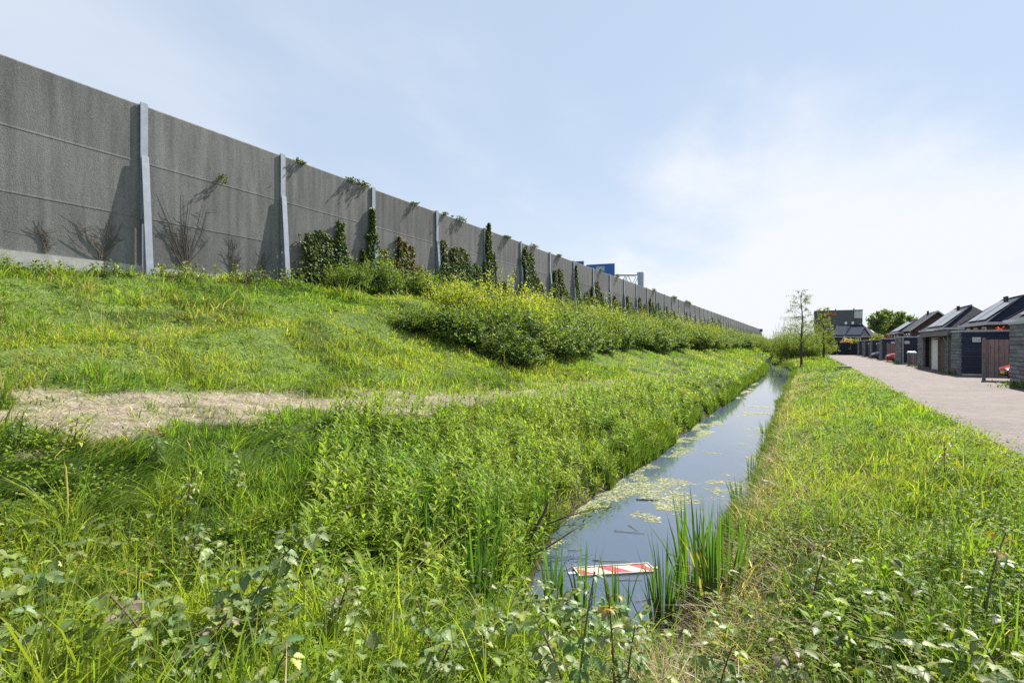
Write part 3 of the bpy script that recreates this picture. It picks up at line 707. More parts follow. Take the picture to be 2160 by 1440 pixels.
def bramble_cover():
    """trailing bramble leaves low among the foreground grass"""
    fb = FB(); n = 3400
    X, Y, zc = wedge(n, 1.9, 7.0, .8, -1.0, 1.0)
    px, py, _ = proj(X, Y, ground(X, Y) + .25)
    band = np.exp(-((py - (1290 + 60 * np.sin(px / 260))) / 120) ** 2) * np.where(px > 1500, .28, np.where(px < 1000, .55, 1))
    k = allowed(X, Y) & (rng.random(n) < band * (.25 + 1.1 * (fbm(X * 1.6, Y * 1.6, 71) > .45))) & (Y < 5.1)
    X, Y, zc = X[k], Y[k], zc[k]; n = len(X); Z = ground(X, Y) + .18 + .28 * rng.random(n)
    for q in range(3):
        az = rng.uniform(0, 2 * pi, n) if q == 0 else az0 + (1.35 if q == 1 else -1.35)
        if q == 0: az0 = az
        el = rng.normal(-.1, .3, n); D = np.stack([np.cos(az) * np.cos(el), np.sin(az) * np.cos(el), np.sin(el)], -1)
        P = np.stack([X, Y, Z], -1); ln = (.055 + .045 * rng.random(n)) * (1.15 if q == 0 else .95)
        c = jit([.14, .19, .05], n, .3, .14)
        fb.leaflets(P, D, np.tile([0, 0, 1.], (n, 1)) + rng.normal(0, .35, (n, 3)), ln, ln * .68, c, rng.uniform(0, .35, n))
    o = fb.build('bramble_leaves', M['bramble']); tag(o, 'grey green bramble leaves trailing low through the foreground grass', 'brambles', kind='stuff')
bramble_cover()

# ------------------------------------------------------------------ bramble shoots, one by one
def og(px, py, up=0.0, wet=False):
    zc = np.concatenate([np.arange(1.4, 12, .02), np.arange(12, 160, .2)])
    xc = (px - 1080) / 1150 * zc; X = xc * cos(TH) - zc * sin(TH); Y = zc * cos(TH) + xc * sin(TH); Z = EYE - (py - 728) * zc / 1150
    g = ground(X, Y) + up
    if wet: g = np.maximum(g, np.where((Y > 5.0) & (X < 1), WZ, -9))
    i = int(np.argmax(g >= Z)); return X[i], Y[i], float(ground(X[i:i+1], Y[i:i+1])[0]), zc[i]
def bramble(px, py, H, lean, nl, size, col, topcol, label, up=.3):
    """px, py: where its top shows; the plant stands on the ground below"""
    H *= 1.3; size *= 1.2; nl += 2
    X, Y, Z, zc = og(px, py, up=H * .9)
    r = empty('bramble', (X, Y, Z), label=label, cat='bramble', group='bramble shoots on the banks')
    az = TH + (0 if lean > 0 else pi); ml = abs(lean)
    def stem(t): return np.array([X + cos(az) * H * ml * (t * t - 1), Y + sin(az) * H * ml * (t * t - 1), Z - .03 + H * t])
    sm = MB(); pts = [stem(t) for t in np.linspace(0, 1, 7)]
    sm.tube(pts, [.0085 - .0045 * t for t in np.linspace(0, 1, 7)], 5)
    fb = FB(); rr = np.random.default_rng(int(px * 7 + py))
    for j in range(nl):
        t = .3 + .7 * (j + .5) / nl; p = stem(t); a = j * 2.4 + rr.normal(0, .4); el = .25 + .5 * t * rr.random()
        d = np.array([cos(a) * cos(el), sin(a) * cos(el), sin(el)]); pl_ = size * (1.1 - .5 * t) * 1.1
        tip = p + d * pl_
        sm.tube([p, p + d * pl_ * .5 + np.array([0, 0, .01]), tip], [.0028, .0022, .0018], 4, cap=False)
        s_ = size * (1.12 - .5 * t) * rr.uniform(.8, 1.15); c0 = np.array(col) if t < .8 else np.array(topcol)
        for q in (0, 1.15, -1.15, 2.1, -2.1)[:5 if t < .75 else 3]:
            e2 = rr.normal(-.25, .25); D = np.array([[cos(a + q) * cos(e2), sin(a + q) * cos(e2), sin(e2)]])
            ln = np.array([s_ * (1.1 if q == 0 else .92)])
            fb.leaflets(tip[None] + D * .012, D, np.array([[0, 0, 1.]]) + rr.normal(0, .3, (1, 3)), ln, ln * rr.uniform(.58, .74), np.clip(c0 * np.exp(rr.normal(0, .15)), 0, 1)[None], np.array([rr.uniform(.05, .4)]))
    sm.build('stem', M['cane'] if rr.random() < .6 else M['stem'], r)
    fb.build('leaves', M['bramble'], r, smooth=True)
GL = (.09, .16, .04); YG = (.26, .29, .045); OR = (.27, .19, .035); PU = (.19, .15, .11); PL = (.18, .225, .09)
for a in [
    (650, 1140, .68, .55, 12, .115, (.12, .185, .06), PL, 'tall bramble shoot leaning right, big grey leaves, left of centre at the bottom'),
    (425, 1105, .45, .2, 10, .075, PL, GL, 'spreading bramble with whitish leaves in the lower left grass'),
    (235, 1270, .45, -.5, 8, .07, PL, PU, 'bramble on a red cane bending left in the lower left grass'),
    (293, 1212, .42, .05, 6, .06, GL, OR, 'upright bramble topped by one orange leaf, lower left grass'),
    (610, 1372, .38, .3, 8, .075, PL, YG, 'bramble with a yellow green tip at the bottom edge, under the tall leaning shoot'),
    (1255, 1232, .72, .1, 9, .06, GL, GL, 'dark green bramble shoot standing before the striped board'),
    (1283, 1268, .60, -.05, 7, .065, PL, OR, 'bramble shoot with an orange top leaf at the near end of the ditch'),
    (1130, 1320, .45, -.3, 10, .075, PL, PL, 'pale leaved bramble left of the near end of the ditch'),
    (1545, 1372, .42, .2, 9, .075, GL, YG, 'yellow tipped bramble at the bottom edge right of the reeds'),
    (2122, 1135, .55, .2, 8, .065, GL, OR, 'bramble at the right edge with drooping brownish leaves'),
    (2085, 1385, .35, -.3, 8, .09, PL, PL, 'large pale bramble leaves in the bottom right corner'),
    (1992, 935, .42, .0, 8, .062, PU, PU, 'purplish bramble near the kerbless edge of the brick road'),
    (410, 992, .40, .15, 8, .06, PL, YG, 'bramble on the left below the bare track, with a yellowish crown'),
    (492, 968, .38, .0, 8, .06, PL, PL, 'grey leaved bramble between the lower left grass and the tall herbs'),
    (712, 950, .5, .1, 8, .065, PU, YG, 'purple leaved bramble at the left edge of the tall herbs'),
    (165, 880, .36, .1, 7, .062, YG, YG, 'yellow green bramble at the near edge of the bare track'),
    (318, 905, .34, -.2, 7, .06, GL, OR, 'reddish tipped bramble right of the yellow green one by the bare track'),
    (50, 872, .38, .1, 7, .062, GL, YG, 'bramble at the left edge of the picture beside the bare track'),
    (735, 1235, .42, .2, 8, .065, PL, PU, 'bramble with lilac tip leaves below the tall herbs'),
    (880, 1275, .40, -.2, 8, .065, GL, PL, 'bramble in the grass left of the reeds on the near bank'),
    (960, 1350, .36, .3, 8, .075, PL, GL, 'low broad leaved bramble at the bottom edge left of the ditch'),
    (1650, 1365, .4, -.2, 8, .065, PL, PU, 'bramble between the horsetails at the bottom edge'),
    (1740, 1170, .38, .2, 9, .06, GL, PL, 'bramble on the right bank above the horsetails'),
    (480, 1300, .40, .3, 8, .065, PL, PU, 'leaning bramble with a lilac tip in the middle of the lower left grass'),
    (1340, 1330, .45, .1, 8, .065, GL, PL, 'bramble in front of the reed clump at the near end of the water'),
]: bramble(*a)

# ------------------------------------------------------------------ reeds
def reed(px, py, n, H, spread, label, dryp=.12):
    X, Y, Z, zc = og(px, py, wet=True); Z = max(Z - .03, WZ - .12)
    r = empty('reed_clump', (X, Y, Z), label=label, cat='reeds', group='reed clumps in the ditch')
    fb = FB(); rr = np.random.default_rng(int(px + py * 3))
    n = int(n * 2.1); a = rr.uniform(0, 2 * pi, n); d = np.sqrt(rr.random(n)) * spread * 1.2
    P = np.stack([X + np.cos(a) * d, Y + np.sin(a) * d, np.full(n, Z)], -1)
    h = H * rr.uniform(.6, 1.25, n); lean = np.abs(rr.normal(.10, .10, n)); c = jit([.085, .165, .035], n, .22, .1)
    dr = rr.random(n) < dryp; c[dr] = jit([.34, .25, .13], int(dr.sum()), .2, .05); lean[dr] += .3; h[dr] *= .7
    fb.blades(P, h, np.full(n, .026) * rr.uniform(.8, 1.3, n), a + rr.normal(0, .5, n), lean, c)
    fb.build('leaves', M['grass'], r)
for a in [
    (1462, 1285, 40, 1.2, .16, 'tall reed clump right of the striped board'),
    (1400, 1325, 26, .95, .12, 'short broad reed clump below the right end of the striped board'),
    (1515, 1285, 34, 1.1, .18, 'reed clump with dry brown stalks against the right bank', .35),
    (1310, 1325, 10, .75, .12, 'sparse reeds below the middle of the striped board'),
    (1165, 1275, 13, .85, .10, 'small reed clump left of the striped board'),
    (1010, 1290, 16, .95, .12, 'reed clump at the near left corner of the ditch'),
    (1045, 1170, 14, .75, .12, 'reeds beside the dark sticks on the left bank'),
    (1140, 1105, 14, .7, .12, 'bright reeds above the overhanging willow branch'),
    (905, 1190, 9, .8, .08, 'thin reeds next to the pale lump of wood'),
    (1565, 1075, 16, .6, .14, 'reed tuft on the right waterline beside the grey driftwood'),
    (1590, 1010, 16, .6, .16, 'reed tuft on the right waterline behind the driftwood'),
    (1620, 915, 14, .55, .2, 'bent reeds on the right waterline farther along'),
    (1230, 1330, 9, .8, .1, 'reeds below the left end of the striped board'),
    (1560, 1175, 16, .6, .14, 'reed tuft in dry stalks right of the tall clump'),
]: reed(*a)

# fringe of fine sedges along both waterlines
def sedge():
    fb = FB(); n = 34000
    Y = 6 + 88 * rng.random(n) ** 1.5; side = rng.random(n) < .5
    X = np.where(side, WL + .05 + shore(Y, 4) - np.abs(rng.normal(0, .16, n)), WR + shore(Y, 6) + np.abs(rng.normal(0, .12, n))) + bend(Y)
    nn = fbm(X * .5, Y * .7, 81); k = nn > .42; X, Y = X[k], Y[k]; n = len(X)
    zc = Y * cos(TH) - X * sin(TH)
    fb.blades(np.stack([X, Y, np.maximum(ground(X, Y), WZ - .1)], -1), (.25 + .3 * rng.random(n)), np.maximum(.007, zc * .001), rng.uniform(0, 2 * pi, n), np.abs(rng.normal(.25, .25, n)), jit([.10, .15, .03], n, .25, .15))
    o = fb.build('sedges', M['grass']); tag(o, 'fine green sedges fringing both edges of the water', 'sedges', kind='stuff')
sedge()

# ------------------------------------------------------------------ floating algae, board, sticks
def algae():
    mb_v = []; fb = FB(); n = 110000
    Y = 5.6 + 40 * rng.random(n) ** 1.6; X = rng.uniform(WL - .1, WR + .1, n)
    nn = fbm(X * 1.5 + .3, Y * 1.1, 91, 5); edge = np.clip(1 - (X - WL) / .9, 0, 1) * .17
    edge += np.clip(1 - (WR - X) / .5, 0, 1) * .07
    edge += .10 * np.exp(-((Y - 11.5) / 3.2) ** 2) * np.exp(-((X + 2.6) / .7) ** 2) - .06 * (Y < 9) - .06 * (Y > 20)
    k = nn + edge + rng.normal(0, .03, n) > .705; X, Y = X[k], Y[k]; n = len(X)
    r = .006 + .022 * rng.random(n) ** 2.5; r = r * np.maximum(1, Y / 14); a0 = rng.uniform(0, 2 * pi, n)
    V = np.stack([np.stack([X + r * 1.5 * np.cos(a0 + q * pi / 3) * rng.uniform(.6, 1.2, n), Y + r * np.sin(a0 + q * pi / 3) * rng.uniform(.6, 1.2, n), np.full(n, WZ + .004) + rng.random(n) * .004], -1) for q in range(6)], 1)
    fb.put(V, jit([.46, .46, .29], n, .25, .05), [(0, 1, 2, 3), (0, 3, 4, 5)])
    o = fb.build('algae', M['herb']); tag(o, 'pale yellow green algae floating in patches on the ditch', 'algae', kind='stuff')
algae()

def bar(p, q, r0, r1, mat, name, label, cat, bendz=0, n=6, group=None, segs=6):
    p = np.array(p, float); q = np.array(q, float); m = MB()
    pts = []; rr = random.Random(int(p[0] * 991 + q[1] * 77))
    for i in range(segs + 1):
        t = i / segs; w_ = p + (q - p) * t; w_[2] += bendz * sin(pi * t)
        if 0 < i < segs: w_ = w_ + np.array([rr.uniform(-1, 1), rr.uniform(-1, 1), rr.uniform(-.5, .5)]) * np.linalg.norm(q - p) * .018
        pts.append(w_)
    m.tube(pts, [r0 + (r1 - r0) * i / segs for i in range(segs + 1)], n)
    return tag(m.build(name, mat, None, True), label, cat, group)

B = [unproj(*p, WZ + .014) for p in ((1209, 1197), (1222, 1215), (1385, 1205), (1367, 1187))]   # board corners: far left, near left, near right, far right
bc = sum(B) / 4
board = empty('traffic_board', tuple(bc), label='red and white striped traffic board floating flat in the ditch', cat='traffic board')
def bl(u, v, z=0): # u along, v across (0 far .. 1 near)
    p = B[0] * (1 - u) * (1 - v) + B[1] * (1 - u) * v + B[2] * u * v + B[3] * u * (1 - v); return np.array([p[0], p[1], p[2] + z])
m = MB(); m.hexa([bl(0, 1, -.035), bl(1, 1, -.035), bl(1, 0, -.035), bl(0, 0, -.035), bl(0, 1), bl(1, 1), bl(1, 0), bl(0, 0)]); m.build('panel', M['cream'], board)
for poly in ([(.03, .12), (.03, .90), (.24, .90)], [(.32, .10), (.50, .10), (.72, .90), (.49, .90)], [(.74, .10), (.92, .10), (.975, .86), (.95, .90)]):
    m = MB(); k = len(poly); m.add([bl(u, v, .004) for u, v in poly], [tuple(range(k))])
    m.build('red_stripe', M['red'], board)
fr = MB()
for (u0, v0, u1, v1) in ((0, 0, 1, .06), (0, .94, 1, 1), (0, .065, .014, .935), (.986, .065, 1, .935)):
    fr.hexa([bl(u0, v1, .002), bl(u1, v1, .002), bl(u1, v0, .002), bl(u0, v0, .002), bl(u0, v1, .012), bl(u1, v1, .012), bl(u1, v0, .012), bl(u0, v0, .012)])
fr.build('frame', simple('grubby_white_edge', (.52, .48, .40), .6, var=.2, scale=12), board)
br_ = MB(); br_.hexa([bl(-.11, .62, -.03), bl(-.002, .62, -.03), bl(-.002, .38, -.03), bl(-.11, .38, -.03), bl(-.11, .62, -.005), bl(-.002, .62, -.005), bl(-.002, .38, -.005), bl(-.11, .38, -.005)])
br_.build('bracket', M['trim'], board); br_ = MB()
br_.hexa([bl(1.002, .62, -.03), bl(1.09, .62, -.03), bl(1.09, .38, -.03), bl(1.002, .38, -.03), bl(1.002, .62, -.005), bl(1.09, .62, -.005), bl(1.09, .38, -.005), bl(1.002, .38, -.005)])
br_.build('bracket', M['trim'], board)

W = lambda px, py: unproj(px, py, WZ + .012)
bar(W(1342, 1052), W(1388, 1054), .022, .014, M['driftwood'], 'floating_log', 'short grey log floating in the middle of the ditch', 'log')
bar(W(1108, 1267), W(1228, 1265), .017, .013, M['straw'], 'floating_pole', 'long pale pole floating at the near left end of the ditch', 'pole')
GR = 'twigs floating on the ditch'
for p, q, lb in (((1295, 1118), (1360, 1124), 'pale twig floating beyond the striped board, tilted slightly'), ((1198, 1160), (1228, 1157), 'short straw coloured twig left of the striped board'),
              ((1325, 1105), (1345, 1118), 'crossed twig beyond the striped board'), ((1190, 1202), (1215, 1190), 'twig touching the left end of the striped board'),
              ((1400, 1255), (1340, 1268), 'whitish twig between the reeds below the board'), ((1410, 1165), (1440, 1178), 'twig lying before the tall reeds'),
              ((1250, 1180), (1330, 1183), 'thin twig just beyond the striped board'), ((1300, 1222), (1355, 1221), 'twig just below the striped board')):
    bar(W(*p), W(*q), .006, .004, M['straw'], 'twig', lb, 'twig', group=GR, n=5)
X, Y, Z, zc = og(1640, 1040)
bar((X - .2, Y + .18, Z + .10), (X + .22, Y - .12, Z + .04), .055, .03, M['driftwood'], 'driftwood', 'grey driftwood log lying on the right bank near the water', 'driftwood', n=8)
X, Y, Z, zc = og(900, 1150, .25)
def lump(x, y, z):
    v = []; f = []; n1, n2 = 9, 7
    for j in range(n2):
        for i in range(n1):
            a = 2 * pi * i / n1; t = j / (n2 - 1); rr = (sin(pi * (.12 + .8 * t)) ** .6) * (.07 + .02 * vnoise(i * 1.3, j * 1.1, 5))
            v.append((x + rr * cos(a) * .9, y + rr * sin(a) * .6, z + .30 * t + .02 * vnoise(i, j, 8)))
    for j in range(n2 - 1):
        for i in range(n1): f.append((j * n1 + i, j * n1 + (i + 1) % n1, (j + 1) * n1 + (i + 1) % n1, (j + 1) * n1 + i))
    f.append(tuple((n2 - 1) * n1 + i for i in range(n1)))
    m = MB(); m.add(v, f); return m.build('wood_lump', simple('pale_rotten_wood', (.42, .33, .22), .9, var=.3, scale=20, bump=.8), None, True)
tag(lump(X, Y, Z - .02), 'pale tan lump of rotten wood standing among the herbs on the left bank', 'wood')

def willow_branch():
    r = empty('willow_branch', (-3.7, 6.2, -1.1), label='leafy willow branch leaning out low over the water from the left bank', cat='branch')
    m = MB(); fb = FB(); rr = np.random.default_rng(4)
    s0 = np.array([-3.75, 6.35, -1.12])
    for (ex, ey, ez, r0, lf) in ((-2.45, 7.6, -.62, .016, 260), (-2.75, 7.35, -.85, .011, 120), (-3.0, 6.9, -.95, .010, 80), (-2.95, 7.9, -.55, .010, 120)):
        e = np.array([ex, ey, ez]); pts = [s0 + (e - s0) * t + np.array([0, 0, .12 * sin(pi * t)]) + rr.normal(0, .012, 3) for t in np.linspace(0, 1, 9)]
        m.tube(pts, [r0 * (1 - .8 * t) + .002 for t in np.linspace(0, 1, 9)], 5)
        pa = np.array(pts); t = rr.uniform(.3, 1, lf); idx = t * 8; i0 = np.minimum(idx.astype(int), 7)
        P = pa[i0] + (pa[i0 + 1] - pa[i0]) * (idx - i0)[:, None] + rr.normal(0, .06, (lf, 3)); D = unit((e - s0)[None] + rr.normal(0, .8, (lf, 3)))
        ln = rr.uniform(.05, .09, lf); fb.leaves(P, D, rdir(lf), ln, ln * .22, jit([.13, .18, .03], lf, .2, .1))
    m.build('branch_wood', M['bark'], r); fb.build('leaves', M['herb'], r)
willow_branch()
X, Y, Z, zc = og(1112, 1135, .1)
bar((X, Y, Z), (X + .2, Y + .25, Z + .55), .03, .012, M['bark'], 'broken_stick', 'dark broken stick pointing up from the left bank', 'stick')
bar((X + .1, Y - .05, Z - .1), (X + .55, Y + .45, Z + .2), .02, .008, M['bark'], 'bare_branch', 'dark bare branch lying beside the broken stick', 'branch')

# ------------------------------------------------------------------ shrubs of the hedge on the slope
def shrub_mesh(kind, seed, nleaf):
    """leaf mesh and twig mesh of a shrub about 2 m wide and 1.8 m high, standing on z = 0"""
    rr = np.random.default_rng(seed)
    K = 26; lob = unit(rr.normal(size=(K, 3)) + np.array([0, 0, .35])); amp = rr.uniform(.12, .50, K); wid = rr.uniform(.22, .42, K)
    d = unit(rr.normal(size=(nleaf, 3)) + np.array([0, 0, .25])); d[:, 2] = np.where(d[:, 2] < -.25, -d[:, 2], d[:, 2])
    ang = np.arccos(np.clip(d @ lob.T, -1, 1)); r = .62 + (amp * np.exp(-(ang / wid) ** 2)).max(1) * 1.15
    r = r * (1 - .42 * rr.random(nleaf) ** 2.2) * (1 + .05 * rr.normal(size=nleaf))
    sc = np.array([1.05, 1.05, 1.45]); dz = np.clip(d[:, 2], 0, 1); hxy = unit(d[:, :2] + 1e-6) * np.sqrt(np.clip(1 - dz ** 2.6, 0, 1))[:, None]
    sub = rr.integers(0, 8, nleaf); so = rr.normal(0, 1, (8, 2)); so = so / np.maximum(np.linalg.norm(so, axis=1, keepdims=True), 1e-6) * rr.uniform(.25, .85, (8, 1)); sr = rr.uniform(.38, .78, 8); sr[0] = .85; so[0] = 0; szz = rr.uniform(.55, 1.25, 8)
    P = np.stack([hxy[:, 0], hxy[:, 1], dz], -1) * r[:, None] * np.array([1.12, 1.12, 1.75]); P[:, 2] = np.where(d[:, 2] < 0, rr.random(nleaf) * .5, P[:, 2]); P *= np.stack([sr[sub], sr[sub], sr[sub] * szz[sub]], -1); P[:, :2] += so[sub]; P += rr.normal(0, .05, (nleaf, 3)); P[:, 2] = np.abs(P[:, 2])
    fb = FB(); mb = MB()
    if kind == 'bramble':
        ln = rr.uniform(.06, .11, nleaf); wd = ln * .72; base = np.array([.06, .108, .025]); hi = np.array([.20, .265, .06]); p_hi = .48
        D = unit(d * .5 + rr.normal(0, .6, (nleaf, 3)) + np.array([0, 0, -.15])); U = unit(d + rr.normal(0, .45, (nleaf, 3)) + np.array([0, 0, .5]))
    elif kind == 'yellow':
        ln = rr.uniform(.045, .075, nleaf); wd = ln * .6; base = np.array([.24, .28, .04]); hi = np.array([.38, .385, .075]); p_hi = .5
        D = unit(d * .5 + rr.normal(0, .6, (nleaf, 3)) + np.array([0, 0, .5])); U = rdir(nleaf)
    else:
        ln = rr.uniform(.06, .10, nleaf); wd = ln * .36; base = np.array([.12, .17, .045]); hi = np.array([.24, .27, .09]); p_hi = .45
        D = unit(d * .6 + rr.normal(0, .6, (nleaf, 3)) + np.array([0, 0, .25])); U = rdir(nleaf)
    c = jit(base, nleaf, .22, .14); k = rr.random(nleaf) < p_hi; c[k] = jit(hi, int(k.sum()), .2, .1)
    fb.leaves(P, D, U, ln, wd, c, .15, .15)
    # upright sprays
    ns = {'bramble': 75, 'yellow': 95, 'grey': 60}[kind]
    for i in range(ns):
        j = rr.integers(0, 8); q = unit(rr.normal(size=3) * np.array([.9, .9, .3]) + np.array([0, 0, .7])); s = q * np.array([1.1, 1.1, 1.45 * szz[j]]) * sr[j] * .8 + np.array([so[j, 0], so[j, 1], 0.05])
        L_ = rr.uniform(.35, 1.0) if kind != 'bramble' else rr.uniform(.25, .85)
        e = s + (q * .4 + np.array([0, 0, .75]) + rr.normal(0, .14, 3)) * L_
        if kind == 'bramble': e[2] -= .1; e[:2] += q[:2] * .2
        mb.tube([q * .2 + np.array([so[j, 0], so[j, 1], .1]), s, (s + e) / 2 + rr.normal(0, .02, 3), e], [.014, .008, .006, .003], 4, cap=False)
        m = 46; t = rr.random(m); Q = s + (e - s) * t[:, None] + rr.normal(0, .035, (m, 3)); l2 = rr.uniform(.04, .075, m)
        fb.leaves(Q, unit((e - s)[None] + rr.normal(0, .7, (m, 3))), rdir(m), l2, l2 * (.6 if kind != 'grey' else .36), jit(hi, m, .2, .1), .15, .15)
    for i in range(10):
        q = unit(rr.normal(size=3) * np.array([1, 1, .2]) + np.array([0, 0, .35])); e = q * sc * .85
        mb.tube([(q[0] * .1, q[1] * .1, 0), tuple(e * .5 + np.array([0, 0, .12])), tuple(e)], [.02, .012, .005], 4, cap=False)
    return fb, mb
PROTO = {}
def shrub_proto(kind, v):
    if (kind, v) not in PROTO:
        fb, mb = shrub_mesh(kind, hash((len(kind), v)) % 9999 + v * 13, 9500)
        V = np.concatenate(fb.V); C = np.concatenate(fb.C); F = [np.concatenate(fb.T)]
        o = np_mesh('foliage', V, F, C, M['shrub_bramble'] if kind == 'bramble' else M['shrub']); t = mb.build('twigs', M['bark'])
        PROTO[(kind, v)] = (o.data, t.data)
        bpy.data.objects.remove(o); bpy.data.objects.remove(t)
    return PROTO[(kind, v)]
def shrub(kind, v, x, y, sx, sz, label, group, name='shrub', cat='shrub', rz=None, sink=.12):
    me, tw = shrub_proto(kind, v)
    r = empty(name, (x, y, gz(x, y) - sink), random.uniform(0, 6.28) if rz is None else rz, label=label, cat=cat, group=group)
    r.scale = (sx, sx, sz)
    for nm, d in (('foliage', me), ('twigs', tw)):
        o = bpy.data.objects.new(nm, d); COL.objects.link(o); o.parent = r
    return r
HG = 'shrubs of the hedge below the barrier'
BG = 'bramble thickets along the foot of the hedge'
NEAR = [
    ('bramble', 0, -12.2, 15.6, 1.0, 0.73, 'low bramble mound at the left tip of the hedge, nearest the grass ridge'),
    ('bramble', 1, -11.4, 17.3, 1.35, 1.25, 'dark bramble thicket beside the left tip mound'),
    ('bramble', 2, -9.9, 18.0, 1.2, 0.82, 'low bramble skirt reaching out onto the grass, front of the hedge'),
    ('bramble', 0, -11.2, 19.8, 1.7, 1.39, 'tall dark bramble thicket below the yellow green shrubs'),
    ('bramble', 1, -10.5, 22.6, 1.6, 1.25, 'bramble thicket right of the tall one, rounded top'),
    ('bramble', 2, -10.7, 26.4, 1.7, 1.39, 'bramble thicket with a brown gap of dead stems beside it'),
    ('yellow', 0, -14.0, 20.4, 1.45, 0.92, 'yellow green shrub at the left end of the hedge, against the ivy'),
    ('yellow', 1, -13.0, 22.8, 1.8, 1.41, 'tallest yellow green shrub of the hedge, feathery top before the ivy'),
    ('yellow', 2, -13.4, 25.8, 1.8, 1.36, 'broad yellow green shrub right of the tallest one'),
    ('grey', 0, -15.2, 23.8, 1.5, 0.92, 'dark grey green shrub close to the barrier behind the yellow shrubs'),
    ('grey', 1, -12.9, 29.4, 1.7, 1.26, 'grey green shrub right of the broad yellow one'),
    ('yellow', 0, -15.0, 30.6, 1.6, 1.12, 'yellow green shrub by the post under the blue motorway sign'),
    ('bramble', 0, -10.9, 30.6, 1.7, 1.32, 'pale bramble thicket at the middle of the hedge foot'),
]
for a in NEAR: shrub(a[0], a[1], a[2], a[3], a[4], a[5], a[6], BG if a[0] == 'bramble' else HG, *(('bramble_thicket', 'bramble') if a[0] == 'bramble' else ('shrub', 'shrub')))
rr = random.Random(5)
y = 34.5; i = 0
while y < 190:
    st = 3.3 + (y - 34) * .035; k = ['bramble', 'grey', 'bramble', 'yellow'][i % 4]
    s_ = 1.5 * (1 + (y - 34) * .004)
    xx = np.interp(y, [34, 60, 200], [-11.2, -10.6, -9.8])
    shrub('bramble', i % 3, xx + rr.uniform(-.4, .4), y, s_ * 1.15, 1.55 * rr.uniform(.75, 1.15), 'bramble thicket in the far part of the hedge foot, one of a row running away', BG, 'bramble_thicket', 'bramble')
    shrub(['grey', 'yellow', 'grey'][i % 3], i % 3, xx - 2.4 + rr.uniform(-.4, .4), y + st * .5, s_ * 1.15, 1.4 * rr.uniform(.8, 1.2), 'light green shrub in the far part of the hedge, one of a row running away', HG)
    if i % 2 == 0: shrub(['grey', 'yellow'][(i // 2) % 2], (i + 1) % 3, xx - 4.6 + rr.uniform(-.4, .4), y + st * .3, s_ * 1.05, 1.1 * rr.uniform(.85, 1.15), 'light green shrub in the far part of the hedge, one of a row running away', HG)
    y += st; i += 1
WG = 'brambles along the foot of the barrier'
SPRIG = ((-16.9, 9.9, .7, .45, 0, 'small bramble on the plinth right of the first steel post'), (-16.8, 12.0, 1.1, .5, 1, 'low bramble at the wall foot under the bare dead vines'),
        (-16.7, 13.6, .7, .6, 2, 'small bramble at the wall foot left of the second steel post'), (-16.8, 8.0, .8, .4, 1, 'low bramble on the pale plinth left of the first steel post'), (-16.8, 6.2, .7, .35, 0, 'small bramble on the pale plinth at the left edge'))
for (x, y, s_, h, v, lb) in ((-16.7, 16.6, .9, .95, 1, 'bramble mound under the first big ivy mass'), (-16.5, 18.4, 1.1, 1.15, 2, 'bramble mound left of the third steel post'), (-16.1, 20.2, 1.15, 1.25, 0, 'bramble mound under the third steel post'),
        (-15.9, 22.2, 1.1, 1.1, 1, 'bramble mound right of the third steel post'), (-16.0, 24.0, 1.0, 1.0, 2, 'bramble mound left of the fourth steel post')):
    shrub('bramble', v, x, y, s_, h, lb, WG, 'bramble_thicket', 'bramble', sink=.08)
# scrub and willows round the far bend of the ditch
FG = 'willow scrub round the far bend of the ditch'
for (px, zc, h, wd, k, v, lb) in ((1628, 105, 3.4, 2.6, 'grey', 0, 'far grey green scrub at the end of the hedge'), (1650, 92, 4.6, 2.6, 'grey', 1, 'pale green willow scrub left of the slender tree'), (1668, 80, 4.6, 2.3, 'yellow', 2, 'yellowish willow scrub just left of the slender tree'),
        (1684, 84, 5.2, 2.4, 'grey', 2, 'willow scrub directly behind the slender tree'), (1706, 78, 3.8, 2.0, 'yellow', 0, 'light willow scrub just right of the slender tree'), (1722, 84, 4.4, 2.1, 'grey', 0, 'willow scrub left of the second tree'),
        (1752, 112, 4.6, 2.8, 'grey', 1, 'dark scrub behind the black gate'), (1640, 125, 4.0, 3.0, 'bramble', 0, 'dark scrub far behind the willow scrub'), (1660, 70, 1.5, 1.6, 'grey', 1, 'low scrub hanging over the left bank at the far end of the water'), (1772, 118, 3.6, 2.4, 'yellow', 1, 'light green bush above the black gate')):
    x, y = at(px, zc); shrub('grey' if k == 'yellow' else k, v, x, y, wd * .8, h / 1.45, lb, FG)

